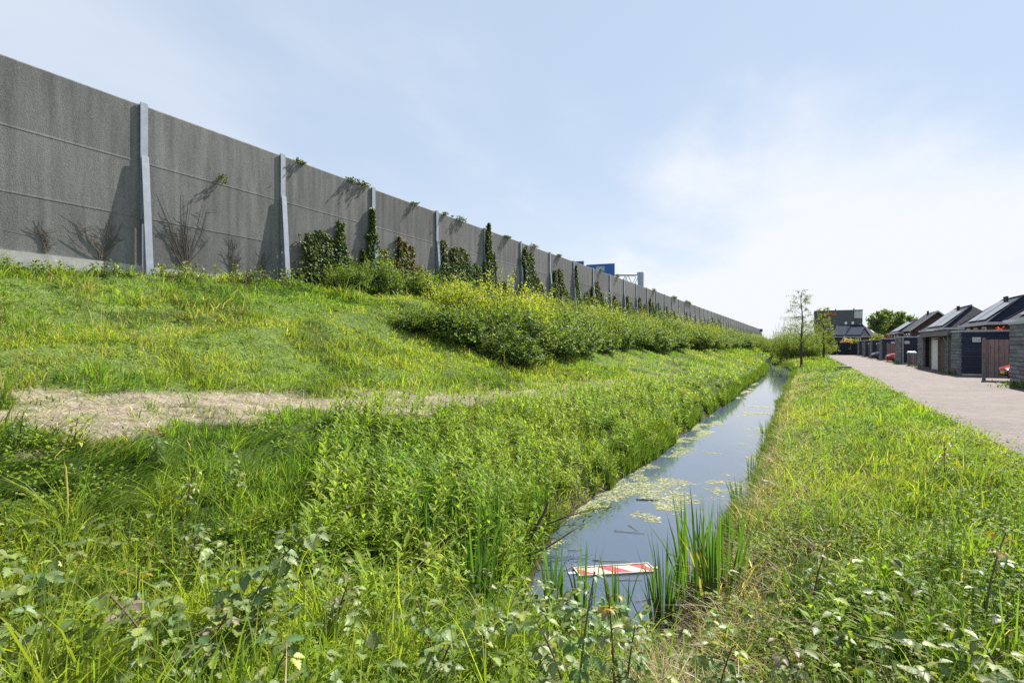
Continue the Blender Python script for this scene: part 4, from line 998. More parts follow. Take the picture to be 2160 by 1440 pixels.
# ------------------------------------------------------------------ ivy on the barrier
def ivy(y, wid, h, peaks, seed, label, z0=3.9, dens=1.0, brown=0.0, bulge=.35):
    r = empty('ivy', (WALLX + .02, y, z0), label=label, cat='ivy', group='ivy climbing the barrier')
    q = np.random.default_rng(seed); fb = FB(); mb = MB()
    n = int(6500 * wid * h / 4 * dens) + 250
    Y = []; Z = []; B = []
    wid *= 1.45; h *= 1.08; peaks = peaks + ([(.5, .42, 1.0)] if wid > 1.2 else [])
    for (pc, ph, pw) in peaks:        # columns: centre, height and width as shares
        m = int(n * ph * pw / sum(b * c for _, b, c in peaks)); t = q.random(m) ** .8
        half = pw * wid * .78 * (1 - .72 * t ** 1.6) * (.35 + 1.3 * vnoise(t * 9, np.full(m, seed * 3.1 + pc * 9), 3))
        Y.append(pc * wid + half * q.uniform(-1, 1, m) * (1 + .25 * q.normal(0, 1, m))); Z.append(t * ph * h); B.append((1 - t) * bulge * q.random(m) + .05 + .07 * q.random(m))
        yc = pc * wid
        mb.tube([(WALLX + .03, y + yc + q.normal(0, .05), z0), (WALLX + .04, y + yc + q.normal(0, .08), z0 + ph * h * .5), (WALLX + .03, y + yc, z0 + ph * h * .95)], [.025, .016, .006], 5, cap=False)
    Y = np.concatenate(Y); Z = np.concatenate(Z); B = np.concatenate(B); m = len(Y)
    P = np.stack([WALLX + .01 + B, y + Y, z0 + Z], -1)
    D = unit(np.stack([q.normal(.35, .3, m), q.normal(0, .6, m), q.normal(-.45, .5, m)], -1)); U = unit(np.stack([np.ones(m), q.normal(0, .4, m), q.normal(.5, .4, m)], -1))
    ln = q.uniform(.09, .16, m); c = jit([.045, .085, .018], m, .25, .12)
    k = q.random(m) < .22 + .25 * (Z / h > .75); c[k] = jit([.13, .15, .03], int(k.sum()), .2, .1)
    if brown: k = (q.random(m) < brown) & (fbm(Y * 3, Z * 3, seed) > .45); c[k] = jit([.20, .12, .045], int(k.sum()), .25, .1)
    fb.leaves(P, D, U, ln, ln * .85, c, .12, .12)
    mb.build('vine', M['bark'], r); fb.build('foliage', M['ivy'], r)
ivy(15.6, 1.75, 2.9, [(.22, .80, .6), (.62, 1.0, .38), (.45, .62, .9)], 1, 'thick dark ivy with two peaks right of the second steel post', bulge=.5)
ivy(18.0, 1.5, 1.9, [(.15, .4, .4), (.25, .98, .16), (.6, .5, .5)], 2, 'small ivy with one thin spire between the second and third posts', z0=4.0, dens=.9)
ivy(19.0, .28, 3.6, [(.4, 1, 1)], 3, 'narrow ivy strip climbing the left side of the third post', z0=4.1, dens=2.2, bulge=.12)
ivy(19.45, 2.6, 3.0, [(.12, .72, .3), (.42, .98, .14), (.54, .92, .14), (.67, .88, .14), (.3, .55, .4), (.75, .6, .4), (.95, .45, .25)], 4, 'wide ivy with brown patches and four thin spires right of the third post', brown=.45, bulge=.45)
ivy(24.5, 4.2, 3.3, [(.05, 1.0, .16), (.24, .95, .2), (.36, .95, .22), (.6, .75, .3), (.8, .85, .14), (.45, .6, .6)], 5, 'wide dense dark ivy wall right of the fourth post', bulge=.6)
ivy(29.35, .8, 4.9, [(.3, 1, .45), (.8, .66, .6)], 6, 'tall ivy climbing the fifth post to above the wall top', z0=4.1, bulge=.2, dens=1.4)
ivy(31.0, 2.2, 1.9, [(.25, 1, .3), (.5, .75, .3), (.75, .6, .4)], 7, 'low ivy between the fifth and sixth posts')
ivy(34.4, 3.0, 4.5, [(.1, 1, .22), (.3, .92, .26), (.55, .62, .22), (.72, .5, .2), (.4, .55, .6)], 8, 'tall ivy with a high shoulder right of the sixth post', bulge=.5)
ivy(39.5, 3.4, 3.7, [(.12, .95, .25), (.35, 1, .25), (.58, .6, .3), (.3, .6, .5)], 9, 'twin peaked ivy right of the seventh post', bulge=.5)
ivy(44.4, 1.0, 4.4, [(.2, 1, .3), (.5, .7, .5)], 10, 'ragged ivy strand on the eighth post', dens=1.3, bulge=.2)
ivy(46.6, 2.0, 3.1, [(.3, .8, .35), (.75, 1, .22)], 11, 'ivy with a tall spire between the eighth and ninth posts')
ivy(49.6, 2.6, 3.6, [(.15, 1, .3), (.5, .75, .3), (.8, .6, .2)], 12, 'ivy right of the ninth post, under the blue sign')
ivy(54.8, 3.4, 2.8, [(.2, 1, .3), (.5, .8, .4), (.8, .6, .3)], 13, 'dark ivy right of the tenth post, below the gantry truss')
for (y, wd_, h_, lb) in ((17.3, 2.0, 1.5, 'low ivy spreading right of the thick two peaked ivy'), (22.4, 1.9, 1.5, 'low ivy under the brown patched ivy, left of the fourth post'), (28.6, 1.8, 1.8, 'low ivy filling the gap left of the fifth post'), (33.0, 1.7, 1.6, 'low ivy left of the sixth post'), (37.6, 2.0, 1.9, 'low ivy left of the seventh post'), (42.8, 1.7, 1.9, 'low ivy left of the eighth post')):
    ivy(y, wd_, h_, [(.15, rr.uniform(.6, 1), .3), (.45, rr.uniform(.5, .8), .4), (.8, rr.uniform(.6, 1), .3)], int(y * 7), lb, bulge=.5)
for i in range(16):
    y = 59.5 + i * 5 + rr.uniform(-.5, .5); ivy(y, rr.uniform(2.0, 3.6), rr.uniform(2.2, 3.6), [(.2, 1, .3), (.5, rr.uniform(.5, .9), .3), (.8, rr.uniform(.4, .9), .3)], 20 + i, 'dark ivy in one of the far bays of the barrier', dens=.5)
def tuft(y, ln, seed, label, hgt=.22, name='wall_plant', zc=ZT):
    q = np.random.default_rng(seed); fb = FB(); m = int(90 * ln / .5) + 30
    P = np.stack([WALLX + .06 + q.normal(0, .09, m), y + q.uniform(-.5, .5, m) * ln, zc - .05 + hgt * q.random(m) * (.4 + .6 * q.random(m))], -1)
    D = unit(q.normal(0, .8, (m, 3)) + np.array([.5, 0, .1])); l2 = q.uniform(.05, .10, m)
    fb.leaves(P, D, rdir(m), l2, l2 * .8, jit([.10, .12, .025], m, .3, .15), .12, .15)
    o = fb.build(name, M['ivy']); tag(o, label, 'plant', 'small plants on top of the barrier')
for j, (y, ln, h, lb) in enumerate(((15.1, .5, .12, 'tiny plant on the wall top just right of the second post'), (17.9, .5, .16, 'small plant on the wall top above the two peaked ivy'), (18.6, .7, .22, 'bushy plant hanging over the wall top left of the third post'), (22.3, .4, .1, 'tiny plant on the wall top midway between the third and fourth posts'),
        (25.0, .3, .2, 'little plant on the wall top left of the bird'), (26.6, .9, .3, 'plant on the wall top right of the bird'), (32.2, .8, .15, 'plant on the wall top just left of the sixth post'), (36.4, 1.0, .25, 'plant on the wall top right of the sixth post'), (41.0, .8, .2, 'plant on the wall top right of the seventh post'),
        (51.4, .7, .4, 'plant on the wall top in front of the blue sign'), (56.8, .8, .5, 'large plant on the wall top in front of the gantry truss'), (73.0, 1.2, .4, 'far plant on the wall top, first beyond the gantry'), (86.0, 3, .4, 'far plant on the wall top, second beyond the gantry'), (97.0, 5, .4, 'far long plant on the wall top beyond the gantry'))):
    tuft(y, ln, 300 + j, lb, h)
tuft(11.8, .22, 330, 'small ivy sprig on the second wall bay, on the upper joint', .42, 'ivy_sprig', J1 + .05)
tuft(5.05, .3, 331, 'small ivy sprig at the left edge of the wall, on the lower joint', .42, 'ivy_sprig', J2 + .05)
def dry_vine(y, h, wid, n, seed, label, z0=4.15):
    q = np.random.default_rng(seed); m = MB()
    for i in range(n):
        t = q.normal(0, .45) * wid; hh = h * q.uniform(.35, 1); pts = [(WALLX + .02, y + q.normal(0, .04), z0)]
        for s_ in (.3, .6, 1): pts.append((WALLX + .015 + .015 * q.random(), y + t * s_ + q.normal(0, .05), z0 + hh * s_))
        m.tube(pts, [.013, .010, .007, .003], 4, cap=False)
        for b in range(3):
            s_ = q.uniform(.3, .9); p = np.array([WALLX + .02, y + t * s_, z0 + hh * s_])
            m.tube([p, p + np.array([.01, q.normal(0, .14), q.uniform(.02, .2)]), p + np.array([.0, q.normal(0, .26), q.uniform(.1, .35)])], [.006, .004, .002], 3, cap=False)
    tag(m.build('dead_vine', M['dry_vine']), label, 'dead vine', 'dead vines on the barrier')
dry_vine(10.6, 2.5, 1.3, 17, 401, 'large tangle of dead vines right of the first post')
dry_vine(12.3, 1.6, .7, 9, 402, 'upright dead vine in the middle of the second bay')
dry_vine(13.4, 1.1, .3, 7, 403, 'narrow dead vine left of the second post')
dry_vine(8.2, 1.2, 1.0, 11, 404, 'spreading dead vine in the shadow left of the first post')
dry_vine(6.9, .9, .3, 6, 405, 'small dead vine on the first bay')
dry_vine(5.1, 1.7, .25, 6, 406, 'dead vine at the left edge of the wall')

def sprig(x, y, ln, h, seed, label):
    q = np.random.default_rng(600 + seed + int(y * 10)); fb = FB(); mb = MB(); r_ = empty('bramble', (x, y, gz(x, y)), label=label, cat='bramble', group=WG)
    for i in range(int(22 * ln)):
        b = np.array([x + q.normal(0, .15), y + q.normal(0, .45) * ln, gz(x, y) - .03]); e = b + np.array([q.normal(.1, .2), q.normal(0, .25), h * q.uniform(.3, 1.25)])
        mb.tube([b, (b + e) / 2 + np.array([0, 0, .05]), e], [.006, .005, .002], 3, cap=False); m = 18
        P = b + (e - b) * q.uniform(.35, 1, m)[:, None] + q.normal(0, .05, (m, 3)); l2 = q.uniform(.06, .11, m)
        fb.leaves(P, unit(q.normal(0, .7, (m, 3)) + np.array([.2, 0, 0])), unit(q.normal(0, .5, (m, 3)) + np.array([0, 0, 1])), l2, l2 * .7, jit([.15, .20, .06], m, .35, .12), .15, .15)
    mb.build('canes', M['cane'], r_); fb.build('leaves', M['bramble'], r_)
for a in SPRIG: sprig(*a)
# ------------------------------------------------------------------ bird
def bird(x, y, z):
    m = MB(); pr = [(-.16, .012, .06), (-.10, .03, .075), (-.04, .055, .09), (.03, .06, .105), (.08, .045, .13), (.11, .03, .16), (.14, .035, .175), (.17, .022, .175), (.19, .006, .172), (.215, .002, .168)]
    pts = [(x, y + a, z + c) for a, b, c in pr]; m.tube(pts, [b for a, b, c in pr], 8)
    m.add([(x + .055, y + .03, z + .12), (x + .06, y - .04, z + .10), (x + .02, y - .17, z + .06), (x + .05, y - .05, z + .07)], [(0, 1, 2, 3)]); m.add([(x - .055, y + .03, z + .12), (x - .06, y - .04, z + .10), (x - .02, y - .17, z + .06), (x - .05, y - .05, z + .07)], [(3, 2, 1, 0)])
    for s_ in (-.02, .02): m.tube([(x + s_, y + .01, z + .06), (x + s_, y + .015, z)], [.005, .004], 4)
    tag(m.build('bird', M['bird'], None, True), 'small black bird perched on top of the barrier', 'bird')
bird(WALLX - .06, 25.9, ZT)

# ------------------------------------------------------------------ motorway gantry and signs behind the barrier
def text_mesh(name, s, size, mat, parent, loc, rot, ext=.01, sx=1.0):
    cu = bpy.data.curves.new('tmp', 'FONT'); cu.body = s; cu.size = size; cu.extrude = ext; cu.align_x = 'CENTER'; cu.align_y = 'CENTER'
    o = bpy.data.objects.new('tmp', cu); COL.objects.link(o); bpy.context.view_layer.update()
    me = bpy.data.meshes.new_from_object(o.evaluated_get(bpy.context.evaluated_depsgraph_get())); bpy.data.objects.remove(o)
    t = link_mesh(name, me, mat, parent); t.location = loc; t.rotation_euler = rot; t.scale = (sx, 1, 1); return t
GY = (75 - .4725 * 22) / .881          # along the road
def gx(px, zc): return at(px, zc)
def sign(name, p0, p1, zt, zb, label):
    """p0, p1: plan positions of the left and right edge"""
    p0 = np.array(p0); p1 = np.array(p1); mid = (p0 + p1) / 2; a = math.atan2(p1[1] - p0[1], p1[0] - p0[0]); wd = np.linalg.norm(p1 - p0)
    r = empty(name, (mid[0], mid[1], zb), a, label=label, cat='road sign')
    m = MB(); m.box(-wd / 2, wd / 2, 0, .08, 0, zt - zb); m.build('board', M['sign_blue'], r, world=False)
    e = MB(); t = .05
    for b in ((-wd / 2 - t, -wd / 2 - .002, -.02, .1, -t, zt - zb + t), (wd / 2 + .002, wd / 2 + t, -.02, .1, -t, zt - zb + t), (-wd / 2, wd / 2, -.02, .1, zt - zb + .002, zt - zb + t), (-wd / 2, wd / 2, -.02, .1, -t, -.002)): e.box(*b)
    e.build('frame', M['trim'], r, world=False)
    return r, wd, zt - zb
s1_, wd, hh = sign('motorway_sign', at(1237, 75.6), at(1296, 74.2), 12.8, 8.6, 'large blue motorway sign showing an exit symbol above the barrier')
m = MB(); zt = hh - .62; x0 = -.55; W_ = 1.1; H_ = .62
for b in ((x0, x0 + W_, zt + H_ / 2 - .04, zt + H_ / 2), (x0, x0 + W_, zt - H_ / 2, zt - H_ / 2 + .04)): m.box(b[0], b[1], -.012, -.002, b[2], b[3])
for xa in (x0, x0 + W_ - .04): m.box(xa, xa + .04, -.012, -.002, zt - H_ / 2 + .042, zt + H_ / 2 - .042)
# exit symbol: a straight lane and a branch to the right with an arrow head
m.box(x0 + .16, x0 + .23, -.012, -.002, zt - .2, zt + .2); m.box(x0 + .26, x0 + .31, -.012, -.002, zt - .2, zt + .05)
m.hexa([(x0 + .31, -.012, zt - .2), (x0 + .38, -.012, zt - .2), (x0 + .38, -.002, zt - .2), (x0 + .31, -.002, zt - .2), (x0 + .44, -.012, zt + .1), (x0 + .50, -.012, zt + .06), (x0 + .50, -.002, zt + .06), (x0 + .44, -.002, zt + .1)])
m.add([(x0 + .36, -.012, zt + .14), (x0 + .55, -.012, zt + .0), (x0 + .54, -.012, zt + .22)], [(0, 1, 2)])
M['sign_white'] = simple('reflective_white', (.9, .9, .9), .4, var=.02)
m.build('exit_symbol', M['sign_white'], s1_, world=False)
text_mesh('exit_number', '8e', .46, M['sign_white'], s1_, (x0 + .82, -.014, zt), (pi / 2, 0, 0))
text_mesh('place_name', 'dijk', .9, M['sign_white'], s1_, (.05, -.014, hh - 1.5), (pi / 2, 0, 0))
s2_, wd2, hh2 = sign('motorway_sign', at(1192, 76.4), at(1231, 75.4), 13.3, 9.2, 'blue motorway sign mostly hidden behind the barrier, left of the exit sign')
tr = empty('sign_gantry', (*at(1353, 77), 4.15), label='grey steel lattice gantry with a tapered post beyond the barrier', cat='gantry')
pA = np.array(at(1190, 75.5)); pB = np.array(at(1349, 77)); mT = MB()
def gp(t, z, off=0): q = pA + (pB - pA) * t; nrm = np.array([-(pB - pA)[1], (pB - pA)[0]]); nrm = nrm / np.linalg.norm(nrm); q = q + nrm * off; return (q[0], q[1], z)
for off in (.15, 1.3):
    mT.tube([gp(0, 11.55, off), gp(1, 11.7, off)], [.09, .09], 6); mT.tube([gp(0, 10.05, off), gp(1, 10.15, off)], [.08, .08], 6)
    for k in range(13):
        t0, t1 = k / 13, (k + 1) / 13
        mT.tube([gp(t0, 11.55 if k % 2 else 10.05, off), gp(t1, 10.05 if k % 2 else 11.55, off)], [.045, .045], 5)
mT.build('truss', M['steel'], tr)
px_, py_ = at(1353, 77); pm = MB()
pm.hexa([(px_ - .1, py_ - .2, 4.15), (px_ + .22, py_ - .2, 4.15), (px_ + .22, py_ + .2, 4.15), (px_ - .1, py_ + .2, 4.15), (px_ - .55, py_ - .28, 12.0), (px_ + .3, py_ - .28, 12.0), (px_ + .3, py_ + .28, 11.9), (px_ - .55, py_ + .28, 11.9)])
pm.build('post', M['steel'], tr)
x, y = at(1604, 245); r = empty('direction_sign', (x, y, 4.15), TH, label='tiny far blue sign at the very end of the barrier', cat='road sign')
m = MB(); m.box(-1.0, 1.0, 0, .1, 3.6, 4.9); m.build('board', M['sign_blue'], r, world=False); m = MB(); m.box(-.75, -.65, .11, .2, 0, 4.8); m.box(.65, .75, .11, .2, 0, 4.8); m.build('post', M['steel'], r, world=False)

# ------------------------------------------------------------------ sheds beside the road
SX = 7.72
SG = 'dark timber sheds along the brick road'
def shed(yn, yf, h, label, plate=None, x1=11.2, pipe=None, door=None, slots=False, txt=None):
    r = empty('shed', (SX, yn, 0), label=label, cat='shed', group=SG)
    m = MB(); m.box(SX + .09, x1, yn + .04, yf, 0, h - .02); m.build('body', M['front_wood'], r)
    m = MB(); m.box(SX, SX + .087, yn + .003, yf + .02, 0.02, h - .06)
    k = int((h - .2) / .17); q = random.Random(int(yn * 10))
    for i in range(k):                              # the ends of stacked boards stand proud by different amounts
        for j in range(2):
            if q.random() < .6: ya = yn + .01 + (yf - yn) * j / 2; m.box(SX - q.choice((.012, .02, .03)), SX - .001, ya, ya + (yf - yn) / 2 - .01, .03 + i * .17, .03 + i * .17 + .155)
    m.build('side_wall', M['side_wood'], r)
    m = MB(); m.box(SX + .09, x1 - .01, yn, yn + .037, .12, h - .08); m.build('front_wall', M['front_wood'], r)
    m = MB(); m.box(SX - .04, x1 + .03, yn - .05, yf + .04, h - .055, h + .05); m.build('roof_edge', M['trim'], r)
    m = MB(); m.box(SX + .1, x1 - .02, yn - .01, yn + .03, 0, .11); m.build('concrete_base', M['plinth'], r)
    if plate:
        px0 = SX + plate; m = MB(); m.box(px0, px0 + .36, yn - .03, yn - .003, h - .62, h - .36); p = m.build('number_plate', M['white'], r)
        m = MB()
        for u in (.05, .15, .25): m.box(px0 + u, px0 + u + .065, yn - .034, yn - .0305, h - .56, h - .42)
        m.build('numerals', M['trim'], p, world=False).location = -Vector(r.location)
    if pipe: m = MB(); m.tube([(SX + pipe, yn - .06, 0), (SX + pipe, yn - .06, h - .06)], [.045, .045], 8); m.build('downpipe', M['trim'], r)
    if door:
        d0, d1, z0, z1 = door; m = MB(); m.box(SX + d0, SX + d1, yn - .03, yn - .003, z0, z1); dd = m.build('window', M['white'], r)
        m = MB(); m.box(SX + d0 + .12, SX + d1 - .12, yn - .034, yn - .0305, z0 + .12, z1 - .12); m.build('pane', M['glass'], dd, world=False).location = -Vector(r.location)
    return r
shed(26.0, 30.5, 2.62, 'nearest dark timber shed at the right edge, only its road side showing')
shed(39.0, 41.0, 2.50, 'dark blue timber shed with a number plate, behind the weathered board fence', plate=.55, x1=13)
shed(49.8, 51.9, 2.42, 'narrow dark shed left of the open porch with a white door', x1=8.9, pipe=.6)
shed(60.3, 63.8, 2.45, 'dark shed with a white downpipe and a white framed window', plate=.28, pipe=.16, door=(1.55, 2.6, .8, 2.1))
shed(74.5, 76.3, 2.45, 'dark shed with a number plate, left of the parked red car', plate=.9)
shed(84.7, 86.6, 2.4, 'dark shed right behind the dark blue car', plate=.5)
shed(93.8, 95.6, 2.4, 'second dark shed from the far end of the row', plate=.4)
shed(104.0, 106, 2.4, 'farthest dark shed of the row, beside the black gate', plate=.45)

pch = empty('porch', (SX, 41.1, 0), label='open timber porch with a white door between two dark sheds', cat='porch')
m = MB(); m.box(SX - .12, 9.4, 41.1, 49.7, 2.30, 2.36); m.build('ceiling_boards', M['brown_wood'], pch)
m = MB(); m.box(SX - .2, SX - .123, 41.05, 49.72, 2.28, 2.58); m.build('front_beam', M['oldwood'], pch)
m = MB(); m.box(SX - .12, 9.4, 41.1, 49.7, 2.363, 2.56); m.build('roof_slab', M['oldwood'], pch)
m = MB(); m.box(8.05, 8.15, 48.02, 49.7, 0, 2.295); m.box(8.05, 8.15, 44.7, 45.78, 0, 2.295); m.build('back_wall', M['brown_wood'], pch)
m = MB(); m.box(8.05, 8.15, 41.1, 44.69, 0, 2.295); m.build('screen_wall', M['side_wood'], pch)
m = MB(); m.box(7.97, 8.06, 45.85, 47.95, .03, 2.08); d = m.build('door', M['white'], pch)
m = MB(); m.box(7.93, 8.1, 45.785, 45.846, 0, 2.15); m.box(7.93, 8.1, 47.953, 48.015, 0, 2.15); m.box(7.93, 8.1, 45.785, 48.015, 2.153, 2.22); m.build('door_frame', M['white'], d, world=False).location = -Vector(pch.location)
for yy in (41.5, 44.2, 49.3):
    m = MB(); m.box(SX - .08, SX + .06, yy, yy + .14, 0, 2.297); m.build('post', M['oldwood'], pch)
m = MB(); m.hexa([(SX - .04, 41.66, 1.55), (SX + .03, 41.66, 1.55), (SX + .03, 41.66, 1.68), (SX - .04, 41.66, 1.68), (SX - .04, 43.0, 2.16), (SX + .03, 43.0, 2.16), (SX + .03, 43.0, 2.297), (SX - .04, 43.0, 2.297)]); m.build('brace', M['oldwood'], pch)

FNG = 'board fences between the sheds'
def fence(y, x0, x1, h, label):
    r = empty('board_fence', (x0, y, 0), label=label, cat='fence', group=FNG)
    m = MB(); m.box(x0, x0 + .12, y - .01, y + .11, 0, h + .08); p = m.build('post', M['oldwood'], r); 
    m = MB(); n = int((x1 - x0 - .13) / .175)
    for i in range(n):
        a = x0 + .13 + i * .175; yo = y + (.012 if i % 2 else .045); m.box(a, a + .17, yo, yo + .022, .12 if h > 1.5 else .05, h + (.0 if i % 3 else -.01))
    for z in (.4, h - .3): m.box(x0 + .125, x1, y + .07, y + .11, z, z + .07)
    m.build('boards', M['fence_wood'], r)
fence(34.1, 7.62, 10.6, 1.98, 'tall weathered board fence beside the red car at the right')
fence(70.0, 7.75, 10.4, 1.92, 'weathered fence in front of the shed behind the tall red car')
fence(79.9, 7.85, 10.4, 1.92, 'weathered fence behind the dark blue car')
fence(88.8, 7.75, 10.4, 1.92, 'second weathered fence from the far end of the shed row')
fence(98.3, 7.75, 10.4, 1.92, 'farthest weathered fence, near the black gate')
fence(54.6, 7.45, 8.6, 1.05, 'low weathered fence hiding a waste bin left of the porch')
b = empty('waste_bin', (7.85, 55.4, 0), label='grey wheeled waste bin with a pale lid behind the low fence', cat='waste bin')
m = MB(); m.hexa([(7.62, 55.15, .06), (8.08, 55.15, .06), (8.08, 55.65, .06), (7.62, 55.65, .06), (7.56, 55.08, 1.05), (8.14, 55.08, 1.05), (8.14, 55.74, 1.05), (7.56, 55.74, 1.05)]); m.build('body', M['black'], b)
m = MB(); m.hexa([(7.53, 55.05, 1.053), (8.17, 55.05, 1.053), (8.17, 55.77, 1.053), (7.53, 55.77, 1.053), (7.58, 55.1, 1.12), (8.12, 55.1, 1.12), (8.12, 55.75, 1.2), (7.58, 55.75, 1.2)]); m.build('lid', M['trim'], b)
for yy in (55.25, 55.55): m = MB(); m.tube([(7.6, yy + .15, .06), (7.66, yy + .15, .06)], [.06, .06], 8); m.build('wheel', M['rubber'], b)

gt = empty('black_gate', (4.0, 110, 0), label='black timber gate closing the far end of the brick road', cat='gate')
for nm, x0, x1, z1, dy in (('side_panel', 3.5, 4.9, 2.0, 0), ('door', 4.95, 7.0, 2.1, -.05), ('side_panel', 7.05, 8.6, 2.0, 0)):
    m = MB(); m.box(x0, x1, 110 + dy, 110.14 + dy, .02, z1); p = m.build(nm, M['black_fence'], gt)
    if nm == 'door': m = MB(); m.box(6.75, 6.85, 109.9, 109.945, 1.0, 1.2); m.build('handle', M['trim'], p, world=False).location = -Vector(gt.location)
m = MB(); m.box(3.45, 8.65, 109.9, 110.2, 2.105, 2.18); m.build('cap', M['black'], gt)
bf = empty('black_fence', (.5, 106, 0), label='low black timber fence behind the two slender trees', cat='fence')
m = MB(); m.box(-1.2, 3.3, 112, 112.12, .1, 1.9); m.build('boards', M['black_fence'], bf)
m = MB()
for xx in (-1.2, .3, 1.8, 3.2): m.box(xx, xx + .1, 111.86, 111.997, 0, 1.98)
m.build('post', M['black'], bf)
m = MB(); X, Y = at(1781, 39); m.box(X - .42, X + .42, Y - .16, Y + .16, -.25, .17); m.box(X - .46, X + .46, Y - .2, Y + .2, .172, .22)
tag(m.build('concrete_block', M['plinth']), 'low flat grey concrete block at the grass edge of the brick road', 'block')

# ------------------------------------------------------------------ cars
def car(name_paint, label, loc, rz, L_=4.1, Wd=1.76, H_=1.48):
    r = empty('parked_car', loc, rz, label=label, cat='car', group='cars parked between the sheds')
    hw = Wd / 2
    # stations from nose (x=0) to tail: x, half width, sill z, shoulder z, half width at the top, top z (cabin)
    st = [(0.0, .62, .32, .58, .55, .60), (.10, .74, .22, .68, .66, .72), (.45, .83, .18, .76, .70, .83), (1.15, .88, .18, .86, .70, .93), (1.30, .88, .18, .88, .68, .98), (1.95, .88, .18, .90, .58, 1.40),
          (2.4, .88, .18, .91, .57, H_), (3.2, .88, .18, .93, .56, H_ - .03), (3.75, .86, .18, .95, .54, 1.28), (L_ - .12, .82, .22, .96, .60, 1.02), (L_, .74, .34, .90, .60, .93)]
    m = MB(); ring = []
    for (x, w_, z0, zs, wt, zt) in st:
        ring.append([(x, -w_ * .94, z0), (x, -w_, (z0 + zs) / 2), (x, -w_ * .97, zs), (x, -wt, zt), (x, 0, zt + .03), (x, wt, zt), (x, w_ * .97, zs), (x, w_, (z0 + zs) / 2), (x, w_ * .94, z0)])
    k = 9; v = [p for q in ring for p in q]; f = []
    for i in range(len(st) - 1):
        for j in range(k - 1): f.append((i * k + j, (i + 1) * k + j, (i + 1) * k + j + 1, i * k + j + 1))
        f.append((i * k + k - 1, (i + 1) * k + k - 1, (i + 1) * k, i * k))
    f.append(tuple(range(k))[::-1]); f.append(tuple((len(st) - 1) * k + j for j in range(k)))
    m.add(v, [q[::-1] for q in f]); m.build('body', name_paint, r, True, world=False)
    def quad(nm, pts, mat, off):
        m = MB(); a = np.array(pts, float); nrm = np.cross(a[1] - a[0], a[3] - a[0]); nrm = nrm / np.linalg.norm(nrm)
        b_ = a + nrm * off; m.hexa([*b_[:4], *(b_ + nrm * .008)]); return m.build(nm, mat, r, world=False)
    quad('windscreen', [(1.34, .60, 1.03), (1.34, -.60, 1.03), (1.90, -.53, 1.385), (1.90, .53, 1.385)][::-1], M['glass'], .012)
    for s_ in (-1, 1):
        p = [(1.62, s_ * .86, .94), (3.3, s_ * .86, .97), (3.2, s_ * .60, 1.38), (2.05, s_ * .62, 1.36)]; quad('side_window', p if s_ < 0 else p[::-1], M['glass'], .006)
    m = MB(); m.box(-.035, .03, -.60, .60, .40, .56); m.build('grille', M['black'], r, world=False)
    m = MB(); m.box(-.03, .03, -.66, .66, .22, .34); m.build('bumper_intake', M['black'], r, world=False)
    m = MB(); m.box(-.06, -.037, -.26, .26, .41, .52); m.build('licence_plate', M['plate'], r, world=False)
    for s_ in (-1, 1):
        m = MB(); m.hexa([(.01, s_ * .66 - .10, .57), (.01, s_ * .66 + .10, .57), (.22, s_ * .74 + .05, .60), (.22, s_ * .74 - .10, .60), (.02, s_ * .66 - .10, .67), (.02, s_ * .66 + .10, .67), (.30, s_ * .74 + .05, .74), (.30, s_ * .74 - .10, .74)]); m.build('headlight', M['lamp'], r, world=False)
        m = MB(); m.box(1.55, 1.7, s_ * .96 - .1, s_ * .96 + .1, .95, 1.07); m.build('mirror', name_paint, r, world=False)
        for xw in (.80, 3.30):
            m = MB(); m.tube([(xw, s_ * .90, .31), (xw, s_ * .70, .31)], [.31, .31], 20); wl = m.build('wheel', M['rubber'], r, world=False)
            m = MB(); m.tube([(xw, s_ * .906, .31), (xw, s_ * .88, .31)], [.2, .2], 14); m.build('rim', M['alloy'], wl, world=False)
    return r
car(M['red_paint'], 'red car with a yellow plate, nose showing between the fence and the nearest shed', (7.95, 32.25, .004), 0)
car(M['dark_paint'], 'dark blue car with its nose out over the brick road', (7.15, 78.6, .004), 0)
car(M['red_paint'], 'small red car parked behind the fence by the downpipe shed', (7.45, 67.6, .004), 0, H_=1.62)
car(M['dark_paint'], 'dark car half hidden behind the shed with the white downpipe', (7.9, 65.3, .004), 0)

